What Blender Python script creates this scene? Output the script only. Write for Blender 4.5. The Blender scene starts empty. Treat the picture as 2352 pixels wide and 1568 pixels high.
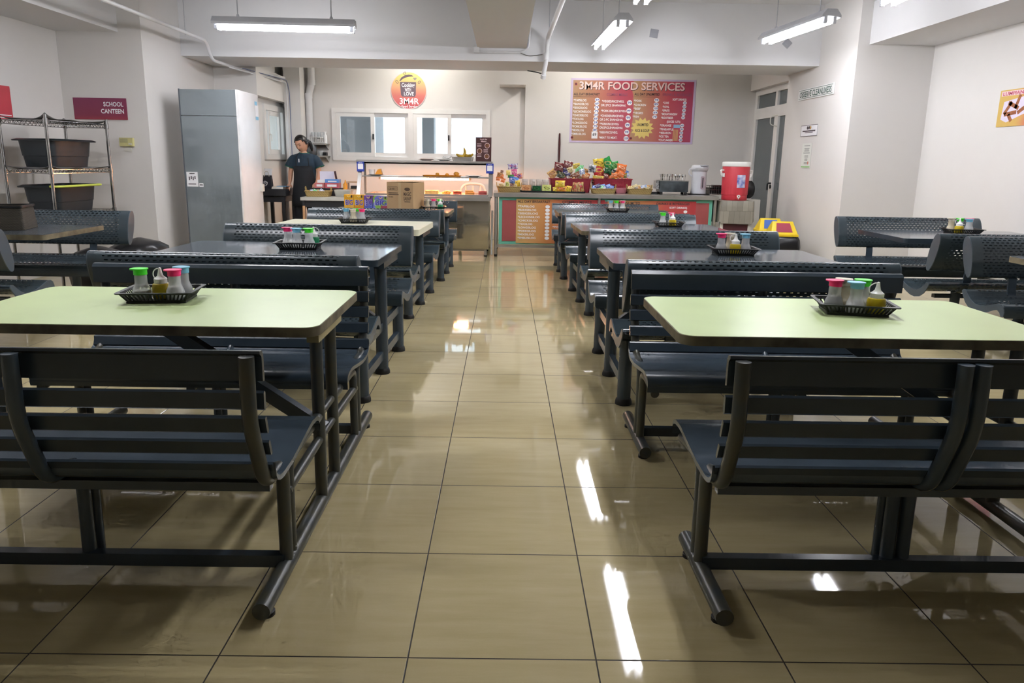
import bpy, bmesh, math, random
from math import sin, cos, pi, radians, sqrt, atan2
from mathutils import Vector, Matrix
SC = bpy.context.scene
COL = SC.collection
rnd = random.Random(7)

# ------------------------------------------------------------------ mesh builder
class MB:
    def __init__(s):
        s.v = []; s.f = []; s.mi = []; s.uv = []
    def add(s, vs, fs, m=0, uvs=None):
        o = len(s.v); s.v += [tuple(p) for p in vs]
        for k, f in enumerate(fs):
            s.f.append([o + i for i in f]); s.mi.append(m)
            s.uv.append(uvs[k] if uvs else None)
        return s
    def box(s, x0, x1, y0, y1, z0, z1, m=0, T=None):
        vs = [(x, y, z) for z in (z0, z1) for y in (y0, y1) for x in (x0, x1)]
        if T is not None: vs = [T @ Vector(p) for p in vs]
        return s.add(vs, [(0,2,3,1),(4,5,7,6),(0,1,5,4),(2,6,7,3),(0,4,6,2),(1,3,7,5)], m)
    def cbox(s, c, d, m=0, rz=0, T=None):
        R = Matrix.Translation(c) @ Matrix.Rotation(rz, 4, 'Z')
        if T is not None: R = Matrix.Translation(c) @ T.to_4x4()
        return s.box(-d[0]/2, d[0]/2, -d[1]/2, d[1]/2, -d[2]/2, d[2]/2, m, R)
    def beam(s, a, b, w, h, m=0, up=(0,0,1)):
        a = Vector(a); b = Vector(b); d = (b - a); L = d.length; d.normalize()
        sd = d.cross(Vector(up))
        if sd.length < 1e-4: sd = d.cross(Vector((0,1,0)))
        sd.normalize(); u = sd.cross(d).normalized()
        R = Matrix((sd, d, u)).transposed().to_4x4(); R.translation = a
        return s.box(-w/2, w/2, 0, L, -h/2, h/2, m, R)
    def tube(s, pts, r, n=10, m=0, caps=True, ell=1.0):
        pts = [Vector(p) for p in pts]; N = len(pts)
        rs = r if isinstance(r, (list, tuple)) else [r]*N
        t0 = (pts[1]-pts[0]).normalized()
        ref = Vector((0,0,1)) if abs(t0.z) < .9 else Vector((1,0,0))
        nrm = (ref - t0*ref.dot(t0)).normalized()
        vs = []; tp = t0
        for i, p in enumerate(pts):
            if i == 0: t = t0
            elif i == N-1: t = (pts[-1]-pts[-2]).normalized()
            else:
                t = (pts[i+1]-pts[i]).normalized() + (pts[i]-pts[i-1]).normalized()
                t = t.normalized() if t.length > 1e-6 else tp
            nrm = (nrm - t*nrm.dot(t)); nrm.normalize(); tp = t
            bn = t.cross(nrm)
            for k in range(n):
                a = 2*pi*k/n
                vs.append(p + nrm*cos(a)*rs[i] + bn*sin(a)*rs[i]*ell)
        fs = [(i*n+k, i*n+(k+1)%n, (i+1)*n+(k+1)%n, (i+1)*n+k) for i in range(N-1) for k in range(n)]
        if caps:
            fs.append(tuple(range(n-1, -1, -1))); fs.append(tuple((N-1)*n+k for k in range(n)))
        return s.add(vs, fs, m)
    def lathe(s, prof, n=20, c=(0,0,0), m=0, T=None, sx=1, sy=1):
        vs = []; fs = []; idx = []
        for r, z in prof:
            if r < 1e-5:
                idx.append([len(vs)]); vs.append((0,0,z))
            else:
                idx.append(list(range(len(vs), len(vs)+n)))
                vs += [(r*cos(2*pi*k/n)*sx, r*sin(2*pi*k/n)*sy, z) for k in range(n)]
        for a, b in zip(idx, idx[1:]):
            if len(a) == 1 and len(b) == 1: continue
            for k in range(n):
                k2 = (k+1) % n
                if len(a) == 1: fs.append((a[0], b[k2], b[k]))
                elif len(b) == 1: fs.append((a[k], a[k2], b[0]))
                else: fs.append((a[k], a[k2], b[k2], b[k]))
        c = Vector(c)
        vs = [(T @ Vector(p) if T is not None else Vector(p)) + c for p in vs]
        return s.add(vs, fs, m)
    def prism(s, poly, ax, a, b, m=0, mcap=None, T=None):
        n = len(poly)
        def P(p, t):
            q = {'x': (t, p[0], p[1]), 'y': (p[0], t, p[1]), 'z': (p[0], p[1], t)}[ax]
            return T @ Vector(q) if T is not None else q
        vs = [P(p, a) for p in poly] + [P(p, b) for p in poly]
        s.add(vs, [(k, (k+1) % n, n+(k+1) % n, n+k) for k in range(n)], m)
        s.add(vs[:n], [tuple(range(n-1, -1, -1))], m if mcap is None else mcap)
        s.add(vs[n:], [tuple(range(n))], m if mcap is None else mcap)
        return s
    def loft(s, rings, m=0, caps=True, closed=True):
        n = len(rings[0]); vs = [p for r in rings for p in r]; fs = []
        for i in range(len(rings)-1):
            for k in range(n if closed else n-1):
                k2 = (k+1) % n
                fs.append((i*n+k, i*n+k2, (i+1)*n+k2, (i+1)*n+k))
        if caps:
            fs.append(tuple(range(n-1, -1, -1))); fs.append(tuple((len(rings)-1)*n+k for k in range(n)))
        return s.add(vs, fs, m)
    def strip(s, prof, x0, x1, m=0, closed=False, nx=1):
        """sheet along x from a (y,z) profile, uv in metres"""
        pr = list(prof) + ([prof[0]] if closed else [])
        arc = [0]
        for p, q in zip(pr, pr[1:]): arc.append(arc[-1] + math.hypot(q[0]-p[0], q[1]-p[1]))
        vs = []; fs = []; uvs = []
        for j in range(nx+1):
            x = x0 + (x1-x0)*j/nx
            vs += [(x, p[0], p[1]) for p in pr]
        n = len(pr); L = abs(x1-x0)
        for j in range(nx):
            u0 = L*j/nx; u1 = L*(j+1)/nx
            for k in range(n-1):
                fs.append((j*n+k, (j+1)*n+k, (j+1)*n+k+1, j*n+k+1))
                uvs.append([(u0, arc[k]), (u1, arc[k]), (u1, arc[k+1]), (u0, arc[k+1])])
        return s.add(vs, fs, m, uvs)
    def build(s, name, mats, parent=None, ang=40, loc=None, rz=None, merge=True):
        if not isinstance(mats, (list, tuple)): mats = [mats]
        me = bpy.data.meshes.new(name)
        hasuv = any(u is not None for u in s.uv)
        me.from_pydata(s.v, [], s.f)
        for m in mats: me.materials.append(m)
        for p, k in zip(me.polygons, s.mi): p.material_index = k
        if hasuv:
            ul = me.uv_layers.new(name='UVMap'); d = ul.data
            for p, u in zip(me.polygons, s.uv):
                if u:
                    for li, c in zip(p.loop_indices, u): d[li].uv = c
        bm = bmesh.new(); bm.from_mesh(me)
        if merge: bmesh.ops.remove_doubles(bm, verts=bm.verts, dist=1e-5)
        bmesh.ops.recalc_face_normals(bm, faces=bm.faces)
        bm.to_mesh(me); bm.free()
        if ang:
            for p in me.polygons: p.use_smooth = True
            me.set_sharp_from_angle(angle=radians(ang))
        o = bpy.data.objects.new(name, me); COL.objects.link(o)
        if parent is not None: o.parent = parent
        if loc is not None: o.location = loc
        if rz is not None: o.rotation_euler = (0, 0, rz)
        return o

def tag(o, label, cat, group=None, kind=None):
    if label: o['label'] = label
    if cat: o['category'] = cat
    if group: o['group'] = group
    if kind: o['kind'] = kind
    return o
def thing(name, label, cat, loc=(0,0,0), rz=0, group=None, rot=None):
    o = bpy.data.objects.new(name, None); COL.objects.link(o)
    o.empty_display_size = .1
    o.location = loc; o.rotation_euler = rot if rot else (0, 0, rz)
    return tag(o, label, cat, group)
def dup(root, loc, rz=0, label=None, group=None):
    r = root.copy(); COL.objects.link(r); r.location = loc; r.rotation_euler = (0, 0, rz)
    if label: r['label'] = label
    if group: r['group'] = group
    for ch in list(root.children):
        c = ch.copy(); COL.objects.link(c); c.parent = r
        for g in list(ch.children):
            e = g.copy(); COL.objects.link(e); e.parent = c
    return r
def struct(name, mb, m, ang=30):
    o = mb.build(name, m, ang=ang); o['kind'] = 'structure'; return o
def rrect(x0, x1, y0, y1, r, n=5):
    out = []
    for cx, cy, a0 in ((x1-r, y1-r, 0), (x0+r, y1-r, 90), (x0+r, y0+r, 180), (x1-r, y0+r, 270)):
        for k in range(n+1):
            a = radians(a0 + 90*k/n); out.append((cx + r*cos(a), cy + r*sin(a)))
    return out
def smooth(pts, n=6):
    P = [Vector(p) for p in pts]; P = [2*P[0]-P[1]] + P + [2*P[-1]-P[-2]]; out = []
    for i in range(1, len(P)-2):
        for k in range(n):
            t = k/n; a, b, c, d = P[i-1], P[i], P[i+1], P[i+2]
            out.append(.5*((2*b) + (c-a)*t + (2*a-5*b+4*c-d)*t*t + (3*b-a-3*c+d)*t**3))
    out.append(P[-2]); return out
def bend(pts, r=.05, n=5):
    """polyline with rounded corners"""
    P = [Vector(p) for p in pts]; out = [P[0]]
    for a, b, c in zip(P, P[1:], P[2:]):
        d1 = (a-b); d2 = (c-b); k = min(r, d1.length*.49, d2.length*.49)
        p = b + d1.normalized()*k; q = b + d2.normalized()*k
        for i in range(n+1):
            t = i/n; out.append((1-t)**2*p + 2*t*(1-t)*b + t*t*q)
    out.append(P[-1]); return out

# ------------------------------------------------------------------ materials
def lin(c):
    return tuple(((x/255)/12.92 if x/255 <= .04045 else ((x/255+.055)/1.055)**2.4) for x in c) + (1,)
class NT:
    def __init__(s, name):
        s.m = bpy.data.materials.new(name); s.m.use_nodes = True; s.t = s.m.node_tree; s.t.nodes.clear()
        s.out = s.t.nodes.new('ShaderNodeOutputMaterial')
    def n(s, typ, **k):
        nd = s.t.nodes.new('ShaderNode' + typ)
        for a, b in k.items(): setattr(nd, a, b)
        return nd
    def l(s, a, b): s.t.links.new(a, b)
    def val(s, sock, x):
        if isinstance(x, (int, float, tuple)): sock.default_value = x
        else: s.l(x, sock)
    def math(s, op, a, b=None, c=None):
        nd = s.n('Math', operation=op); s.val(nd.inputs[0], a)
        if b is not None: s.val(nd.inputs[1], b)
        if c is not None: s.val(nd.inputs[2], c)
        return nd.outputs[0]
    def mix(s, f, a, b):
        nd = s.n('Mix', data_type='RGBA'); s.val(nd.inputs[0], f); s.val(nd.inputs[6], a); s.val(nd.inputs[7], b)
        return nd.outputs[2]
    def noise(s, co, scale, detail=3, rough=.5):
        nd = s.n('TexNoise'); s.l(co, nd.inputs['Vector']); nd.inputs['Scale'].default_value = scale
        nd.inputs['Detail'].default_value = detail; nd.inputs['Roughness'].default_value = rough
        return nd.outputs['Fac']
    def ramp(s, f, stops):
        nd = s.n('ValToRGB'); s.l(f, nd.inputs[0]); e = nd.color_ramp.elements
        while len(e) < len(stops): e.new(.5)
        for x, (p, c) in zip(e, stops): x.position = p; x.color = c
        return nd.outputs[0]
    def bsdf(s, col, rough=.5, metal=0, spec=.5, **k):
        b = s.n('BsdfPrincipled'); s.val(b.inputs['Base Color'], col); s.val(b.inputs['Roughness'], rough)
        s.val(b.inputs['Metallic'], metal); b.inputs['Specular IOR Level'].default_value = spec
        for a, v in k.items(): s.val(b.inputs[a.replace('_', ' ')], v)
        s.b = b; s.l(b.outputs[0], s.out.inputs[0]); return b
    def bump(s, h, strength, dist=.01):
        nd = s.n('Bump'); s.l(h, nd.inputs['Height']); nd.inputs['Strength'].default_value = strength
        nd.inputs['Distance'].default_value = dist; s.l(nd.outputs[0], s.b.inputs['Normal'])
def mat(name, c, rough=.5, metal=0, var=.08, scale=6, spec=.5, bump=0, bscale=40, c2=None, **k):
    t = NT(name); co = t.n('TexCoord').outputs['Object']; c = lin(c)
    f = t.noise(co, scale)
    d = lin(c2) if c2 else tuple(x*(1-var*2) for x in c[:3]) + (1,)
    col = t.ramp(f, [(.3, d), (.7, c)]) if (var or c2) else c
    t.bsdf(col, rough, metal, spec, **k)
    if bump: t.bump(t.noise(co, bscale), bump)
    return t.m
def mat_emit(name, c, strength):
    t = NT(name); co = t.n('TexCoord').outputs['Object']
    e = t.n('Emission'); c = lin(c)
    t.l(t.ramp(t.noise(co, 3), [(.2, tuple(x*.97 for x in c[:3])+(1,)), (.8, c)]), e.inputs[0])
    e.inputs[1].default_value = strength; t.l(e.outputs[0], t.out.inputs[0]); return t.m
def mat_wall(name, c, var=.05):
    t = NT(name); co = t.n('TexCoord').outputs['Object']; c = lin(c)
    n1 = t.noise(co, .9, 4); n2 = t.noise(co, 9, 3)
    d = tuple(x*(1-var) for x in c[:3]) + (1,)
    col = t.mix(t.math('MULTIPLY', t.math('ADD', n1, n2), .5), d, c)
    t.bsdf(col, .65, 0, .25); t.bump(t.noise(co, 60, 2), .08, .004); return t.m
def mat_floor():
    t = NT('polished_tile'); co = t.n('TexCoord').outputs['Object']
    sp = t.n('SeparateXYZ'); t.l(co, sp.inputs[0])
    gx = t.math('DIVIDE', t.math('ADD', sp.outputs[0], 10.239), .5); gy = t.math('DIVIDE', t.math('SUBTRACT', sp.outputs[1], 1.619-8), .5)
    def edge(g):
        f = t.math('FRACT', g); return t.math('MULTIPLY', t.math('MINIMUM', f, t.math('SUBTRACT', 1.0, f)), .5)
    ed = t.math('MINIMUM', edge(gx), edge(gy))
    gr = t.math('LESS_THAN', ed, .0021)
    cb = t.n('CombineXYZ'); t.l(t.math('FLOOR', gx), cb.inputs[0]); t.l(t.math('FLOOR', gy), cb.inputs[1])
    wn = t.n('TexWhiteNoise', noise_dimensions='3D'); t.l(cb.outputs[0], wn.inputs['Vector'])
    mp = t.n('Mapping'); t.l(co, mp.inputs[0]); mp.inputs['Scale'].default_value = (1.2, 9, 1)
    add = t.n('VectorMath', operation='ADD'); t.l(mp.outputs[0], add.inputs[0]); t.l(wn.outputs['Color'], add.inputs[1])
    st = t.noise(add.outputs[0], 2.6, 6, .62); fine = t.noise(co, 180, 2)
    base = t.ramp(st, [(.25, lin((188,173,130))), (.75, lin((203,189,149)))])
    base = t.mix(t.math('MULTIPLY', wn.outputs['Value'], .18), base, lin((181,167,122)))
    base = t.mix(t.math('MULTIPLY', fine, .10), base, lin((150,136,96)))
    col = t.mix(gr, base, lin((48,42,30)))
    smear = t.noise(co, 1.7, 5, .6)
    ro = t.math('ADD', t.math('MULTIPLY', smear, .06), .012)
    ro = t.math('ADD', ro, t.math('MULTIPLY', gr, .5))
    t.bsdf(col, ro, 0, .5)
    h = t.math('MULTIPLY', t.math('MINIMUM', ed, .003), 1.0)
    t.bump(h, .4, 1.0); return t.m
def mat_perf(name, c, L=1.33):
    t = NT(name); uv = t.n('UVMap').outputs[0]; sp = t.n('SeparateXYZ'); t.l(uv, sp.inputs[0])
    u, v = sp.outputs[0], sp.outputs[1]; P, R = .0345, .0195
    row = t.math('DIVIDE', v, R); fl = t.math('FLOOR', row)
    odd = t.math('MULTIPLY', t.math('MODULO', fl, 2.0), .5)
    cu = t.math('ABSOLUTE', t.math('MULTIPLY', t.math('SUBTRACT', t.math('FRACT', t.math('ADD', t.math('DIVIDE', u, P), odd)), .5), P))
    cv = t.math('ABSOLUTE', t.math('MULTIPLY', t.math('SUBTRACT', t.math('FRACT', row), .5), R))
    du = t.math('MAXIMUM', t.math('SUBTRACT', cu, .0068), 0.0)
    d = t.math('SQRT', t.math('ADD', t.math('MULTIPLY', du, du), t.math('MULTIPLY', cv, cv)))
    hole = t.math('LESS_THAN', d, .0034)
    hole = t.math('MULTIPLY', hole, t.math('GREATER_THAN', u, .085))
    hole = t.math('MULTIPLY', hole, t.math('LESS_THAN', u, L-.085))
    co = t.n('TexCoord').outputs['Object']; c = lin(c)
    col = t.ramp(t.noise(co, 7), [(.3, tuple(x*.82 for x in c[:3])+(1,)), (.7, c)])
    b = t.bsdf(col, .23, 0, .65)
    tr = t.n('BsdfTransparent'); mx = t.n('MixShader'); t.l(hole, mx.inputs[0]); t.l(b.outputs[0], mx.inputs[1]); t.l(tr.outputs[0], mx.inputs[2])
    t.l(mx.outputs[0], t.out.inputs[0]); return t.m
def mat_glass(name, tint=(235,242,245), refl=.1, rough=.02):
    t = NT(name); co = t.n('TexCoord').outputs['Object']
    tr = t.n('BsdfTransparent'); tr.inputs[0].default_value = lin(tint)
    gl = t.n('BsdfGlossy'); t.val(gl.inputs['Roughness'], t.math('ADD', t.math('MULTIPLY', t.noise(co, 4), .02), rough))
    mx = t.n('MixShader'); mx.inputs[0].default_value = refl
    t.l(tr.outputs[0], mx.inputs[1]); t.l(gl.outputs[0], mx.inputs[2]); t.l(mx.outputs[0], t.out.inputs[0]); return t.m
def mat_plastic(name, c, clear=.4, rough=.25):
    """milky translucent plastic"""
    t = NT(name); co = t.n('TexCoord').outputs['Object']; c = lin(c)
    b = t.bsdf(t.ramp(t.noise(co, 20), [(.3, tuple(x*.93 for x in c[:3])+(1,)), (.7, c)]), rough)
    tr = t.n('BsdfTransparent'); mx = t.n('MixShader'); mx.inputs[0].default_value = clear
    t.l(b.outputs[0], mx.inputs[1]); t.l(tr.outputs[0], mx.inputs[2]); t.l(mx.outputs[0], t.out.inputs[0]); return t.m
def mat_print(name, cols, scale=9, rough=.35, axis=None):
    """printed film: patches of several inks"""
    t = NT(name); co = t.n('TexCoord').outputs['Object']
    f = t.noise(co, scale, 2, .6); n = len(cols)
    st = [(.30+.4*k/max(1, n-1), lin(c)) for k, c in enumerate(cols)]
    col = t.ramp(f, st); t.t.nodes[-1].color_ramp.interpolation = 'CONSTANT'
    t.bsdf(col, rough); return t.m
def mat_pack(name, c1, c2, c3):
    """crisp packet print: field colour, bright badge with a rim, scattered small lettering"""
    t = NT(name); tc = t.n('TexCoord'); sp = t.n('SeparateXYZ'); t.l(tc.outputs['Generated'], sp.inputs[0])
    n1 = t.noise(tc.outputs['Generated'], 4, 2); n2 = t.noise(tc.outputs['Generated'], 16, 2, .7)
    dx = t.math('DIVIDE', t.math('SUBTRACT', sp.outputs[0], .5), .36); dz = t.math('DIVIDE', t.math('SUBTRACT', t.math('ADD', sp.outputs[2], t.math('MULTIPLY', sp.outputs[0], .25)), .70), .17)
    d = t.math('ADD', t.math('ADD', t.math('MULTIPLY', dx, dx), t.math('MULTIPLY', dz, dz)), t.math('MULTIPLY', t.math('SUBTRACT', n2, .5), 1.5))
    base = t.ramp(n1, [(.38, lin(c1)), (.62, lin(c2))])
    low = t.math('MULTIPLY', t.math('GREATER_THAN', n2, .60), t.math('LESS_THAN', sp.outputs[2], .36))
    col = t.mix(low, base, lin(c3)); col = t.mix(t.math('LESS_THAN', d, .85), col, lin(c3))
    col = t.mix(t.math('LESS_THAN', d, .40), col, lin(c1))
    t.bsdf(col, .27); return t.m
def mat_grad(name, stops, axis=2, rough=.4, warp=.0):
    """ink gradient across the printed sheet itself (object coordinates)"""
    t = NT(name); co = t.n('TexCoord').outputs['Generated']
    sp = t.n('SeparateXYZ'); t.l(co, sp.inputs[0]); f = sp.outputs[axis]
    if warp: f = t.math('ADD', f, t.math('MULTIPLY', t.math('SUBTRACT', t.noise(co, 3), .5), warp))
    t.bsdf(t.ramp(f, [(p, lin(c)) for p, c in stops]), rough); return t.m
def mat_weave(name, c1, c2, s=60):
    t = NT(name); co = t.n('TexCoord').outputs['Object']
    w = t.n('TexWave', wave_type='BANDS', bands_direction='Z'); t.l(co, w.inputs[0]); w.inputs['Scale'].default_value = s; w.inputs['Distortion'].default_value = 2.5
    w2 = t.n('TexWave', wave_type='BANDS', bands_direction='DIAGONAL'); t.l(co, w2.inputs[0]); w2.inputs['Scale'].default_value = s*.8
    f = t.math('MULTIPLY', w.outputs['Fac'], t.math('ADD', t.math('MULTIPLY', w2.outputs['Fac'], .5), .5))
    t.bsdf(t.mix(f, lin(c1), lin(c2)), .7); t.bump(f, .5, .004); return t.m

m_wall = mat_wall('white_plaster', (222,219,216))
m_ceil = mat_wall('white_ceiling', (220,220,222))
m_floor = mat_floor()
m_steel_blue = mat('slate_enamel', (66,79,91), .27, 0, .10, 5, .6)
m_slat = mat('dark_slate_enamel', (56,68,79), .22, 0, .10, 5, .6)
m_perf = mat_perf('perforated_slate_enamel', (63,75,82))
m_plate = mat('slate_end_plate', (82,94,104), .35, 0, .08, 8)
m_worn = mat('worn_tube_enamel', (58,66,72), .33, 0, 0, 14, .55, c2=(74,72,58))
m_rubber = mat('black_rubber', (22,21,20), .6)
m_green = mat('pale_green_laminate', (200,218,160), .30, 0, .05, 3)
m_cream = mat('cream_laminate', (222,220,196), .4, 0, .05, 4)
m_greytop = mat('grey_laminate', (92,100,108), .11, 0, .12, 2, .7)
m_edge = mat('worn_table_edge', (128,120,96), .6, 0, 0, 12, c2=(78,70,54))
m_bracket = mat('aged_bracket_paint', (160,150,110), .5, 0, .15, 9)
m_black = mat('black_plastic', (24,25,27), .4, 0, .1)
m_steel = mat('brushed_stainless', (196,193,188), .30, .72, .12, 3, bump=.03, bscale=5)
m_mirror = mat('bowed_stainless', (206,198,182), .08, .86, .1, 2, bump=.25, bscale=1.6)
m_chrome = mat('chrome_wire', (190,190,190), .2, 1, .15, 20)
m_white = mat('white_plastic', (238,238,236), .35, 0, .03)
m_upvc = mat('white_window_profile', (232,230,228), .35, 0, .03)
m_offwhite = mat('enamel_offwhite', (220,218,210), .4, 0, .05)
m_fix = mat('lamp_housing_grey', (188,190,196), .45, 0, .08)
m_tube = mat_emit('fluorescent_tube', (250,250,255), 20.0)
m_heat = mat_emit('heat_lamp_tube', (255,170,112), 60.0)
m_glass = mat_glass('window_glass')
m_dglass = mat_plastic('smoked_door_glass', (128,136,140), .35, .12)
# ------------------------------------------------------------------ camera
f_px, px_, py_ = 1598.0, 1164.5, 697.0
pt, yw, rl, CH = .2033, .0058, -.0157, 1.2967
fw = Vector((sin(yw)*cos(pt), cos(yw)*cos(pt), -sin(pt))); rt = Vector((cos(yw), -sin(yw), 0)); dn = fw.cross(rt)
r2 = rt*cos(rl) + dn*sin(rl); d2 = -rt*sin(rl) + dn*cos(rl)
cam = bpy.data.cameras.new('camera'); co_ = bpy.data.objects.new('camera', cam); COL.objects.link(co_)
mw = Matrix((r2, -d2, -fw)).transposed().to_4x4(); mw.translation = (0, 0, CH); co_.matrix_world = mw
cam.sensor_width = 36; cam.lens = f_px/2352*36; cam.shift_x = (1176-px_)/2352; cam.shift_y = (py_-784)/2352
cam.clip_start = .05; cam.clip_end = 200; SC.camera = co_

# ------------------------------------------------------------------ room
def frame(mb, x0, x1, z0, z1, q, y0, y1, ax='x'):
    for a in ((x0, x1, z0, z0+q), (x0, x1, z1-q, z1), (x0, x0+q, z0+q, z1-q), (x1-q, x1, z0+q, z1-q)):
        if ax == 'x': mb.box(a[0], a[1], y0, y1, a[2], a[3])
        else: mb.box(y0, y1, a[0], a[1], a[2], a[3])
    return mb
def room():
    XL, XR, YW, YB, ZC = -4.93, 4.71, 8.05, 11.5, 3.2
    t = .12
    struct('floor', MB().box(-7, 7, -4.2, 12.2, -.1, 0), m_floor)
    struct('ceiling', MB().box(-7, 7, -4.2, 12.2, ZC, ZC+.1), m_ceil)
    struct('wall_left', MB().box(XL-t, XL, -4.1, YW, 0, ZC), m_wall)
    struct('wall_right', MB().box(XR, XR+t, -4.1, YW, 0, ZC), m_wall)
    struct('wall_front', MB().box(XL, XR, -4.1, -4.0, 0, ZC), m_wall)
    # alcove ends and narrower serving bay
    struct('wall_left_column', MB().box(XL-t, -4.0, YW, 10.35, 0, ZC), m_wall)
    struct('wall_right_column', MB().box(3.86, XR+t, YW, 9.92, 0, ZC), m_wall)
    struct('trim_1', MB().box(3.86, 4.3, 9.92, 11.42, 2.42, ZC), m_wall)
    # left bay window wall (x = -3.55) with opening
    lw = MB(); x0, x1 = -4.1, -3.55
    lw.box(x0, x1, 10.35, 10.52, 0, ZC).box(x0, x1, 11.42, 11.7, 0, ZC).box(x0, x1, 10.52, 11.42, 0, 1.27).box(x0, x1, 10.52, 11.42, 2.03, ZC)
    struct('wall_left_bay', lw, m_wall)
    struct('trim_2', MB().box(-4.0, -3.42, 9.95, 11.5, 2.12, 2.5), m_wall)
    # back wall with the two-unit window opening; right half stands a little proud
    wx0, wx1, wz0, wz1 = -2.73, -.30, 1.29, 2.03
    bw = MB(); bw.box(-3.6, wx0, YB, YB+.15, 0, ZC).box(wx1, .31, YB, YB+.15, 0, ZC).box(wx0, wx1, YB, YB+.15, 0, wz0).box(wx0, wx1, YB, YB+.15, wz1, ZC)
    bw.box(.305, 4.3, YB-.08, YB+.15, 0, ZC)
    struct('wall_back', bw, m_wall)
    struct('trim_3', MB().box(-3.42, -3.17, 11.15, 11.5, 0, ZC), m_wall)       # pilaster
    struct('trim_4', MB().box(-4.0, 3.86, 9.0, 9.95, 2.49, ZC), m_ceil)        # cross beam
    struct('trim_5', MB().box(-.36, .24, -4.0, 9.0, 2.64, ZC), m_ceil)          # middle beam
    struct('trim_6', MB().box(XL, -4.25, -4.0, YW, 2.6, ZC), m_ceil)
    struct('trim_7', MB().box(3.985, XR, -4.0, YW, 2.6, ZC), m_ceil)
    struct('trim_8', MB().box(-.10, .30, 11.0, 11.5, 2.42, 2.75), m_wall)
    # door in the right wall of the bay (x = 3.95)
    dw = MB(); X = 3.95
    for y0, y1, z0, z1 in ((9.921, 10.02, 0, 2.419), (11.33, 11.42, 0, 2.419), (10.02, 11.33, 2.34, 2.419), (10.02, 11.33, 1.98, 2.14), (10.42, 10.56, .1, 1.98), (10.50, 10.58, 2.14, 2.34), (10.02, 11.33, 0, .1)):
        dw.box(X, X+.07, y0, y1, z0, z1)
    d = struct('door_1', dw, m_upvc)
    g = MB().box(X+.03, X+.038, 10.02, 10.42, .1, 1.98).box(X+.03, X+.038, 10.56, 11.33, .1, 1.98).box(X+.03, X+.038, 10.02, 11.33, 2.14, 2.34)
    o = g.build('door_glass', m_dglass, d)
    h = MB().tube(bend([(X, 10.47, 1.02), (X-.05, 10.47, 1.02), (X-.05, 10.47, .92)], .02), .012).lathe([(0,0),(.03,0),(.03,.012),(0,.012)], 12, (X-.002, 10.47, .97), T=Matrix.Rotation(-pi/2, 4, 'Y'))
    h.build('door_handle', m_black, d)
    MB().tube(bend([(X, 10.44, 2.0), (X-.1, 10.44, 1.98), (X-.1, 10.44, 1.86), (X, 10.44, 1.84)], .04), .007).build('door_closer', m_offwhite, d)
    struct('wall_corridor', MB().box(5.2, 5.3, 9, 12.5, 0, 3.2).box(3.95, 5.3, 12.3, 12.4, 0, 3.2).box(3.95, 5.3, 8.9, 9.0, 0, 3.2), mat_wall('corridor_wall', (120,124,126)))
    # big sliding window
    W = MB(); y0, y1 = YB-.02, YB+.07
    frame(W, wx0-.05, wx1+.05, wz0-.04, wz1+.04, .07, y0, y1); W.box(-1.56, -1.48, y0, y1, wz0+.03, wz1-.03)
    w1 = struct('window_1', W, m_upvc)
    sashes = [(wx0+.02, -2.10, -.012), (-2.16, -1.56, .02), (-1.48, -.87, -.012), (-.93, wx1-.02, .02)]
    for a, b, dy in sashes:
        s = MB(); ya, yb = YB+.0+dy, YB+.035+dy; q = .06
        frame(s, a+.001, b-.001, wz0+.031, wz1-.031, q, ya, yb)
        so = s.build('sash', m_upvc, w1)
        MB().box(a+q-.005, b-q+.005, ya+.014, ya+.02, wz0+.085, wz1-.085).build('pane', m_glass, so)
    for x in (-2.12, -.91):
        MB().cbox((x, YB-.025, 1.63), (.022, .02, .085)).cbox((x, YB-.04, 1.63), (.012, .02, .05)).build('latch', m_black, w1)
    # narrow side window
    S = MB(); x = -3.55
    frame(S, 10.5, 11.44, 1.25, 2.05, .08, x-.06, x+.03, 'y')
    w2 = struct('window_2', S, m_upvc)
    s = frame(MB(), 10.70, 11.28, 1.331, 1.969, .07, x-.04, x+.015, 'y')
    so = s.build('sash', m_upvc, w2)
    MB().box(x-.02, x-.015, 10.58, 11.36, 1.33, 1.97).build('pane', m_glass, so)
    MB().tube(bend([(x+.01, 10.72, 1.62), (x+.05, 10.72, 1.62), (x+.05, 10.72, 1.52)], .02), .008).build('latch', m_offwhite, w2)
room()

# outside the window: a neighbour's pale block and a shaded wall
def outside():
    pale = mat_wall('neighbour_render', (235,238,242))
    b = MB().box(-14, 12, 34, 44, -8, 26).build('apartment_building', pale)
    tag(b, 'pale apartment block far outside the kitchen window', 'building')
    w = MB()
    for i in range(9):
        for j in range(8):
            w.box(-12+i*2.6, -10.6+i*2.6, 33.96, 34.02, -4+j*2.8, -2.6+j*2.8)
    w.build('window', mat('pale_blue_window', (196,210,222), .3), b)
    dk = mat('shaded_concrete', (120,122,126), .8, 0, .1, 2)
    o = MB().box(-3.1, -2.25, 12.3, 13.2, -.5, 2.6).build('wall_panel', dk); tag(o, 'grey shaded wall just outside the left window pane', 'wall')
    o = MB().box(-1.42, -1.22, 12.2, 12.5, -.5, 2.9).build('concrete_post', dk); tag(o, 'slim grey post outside the right half of the kitchen window', 'post')
outside()

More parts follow.
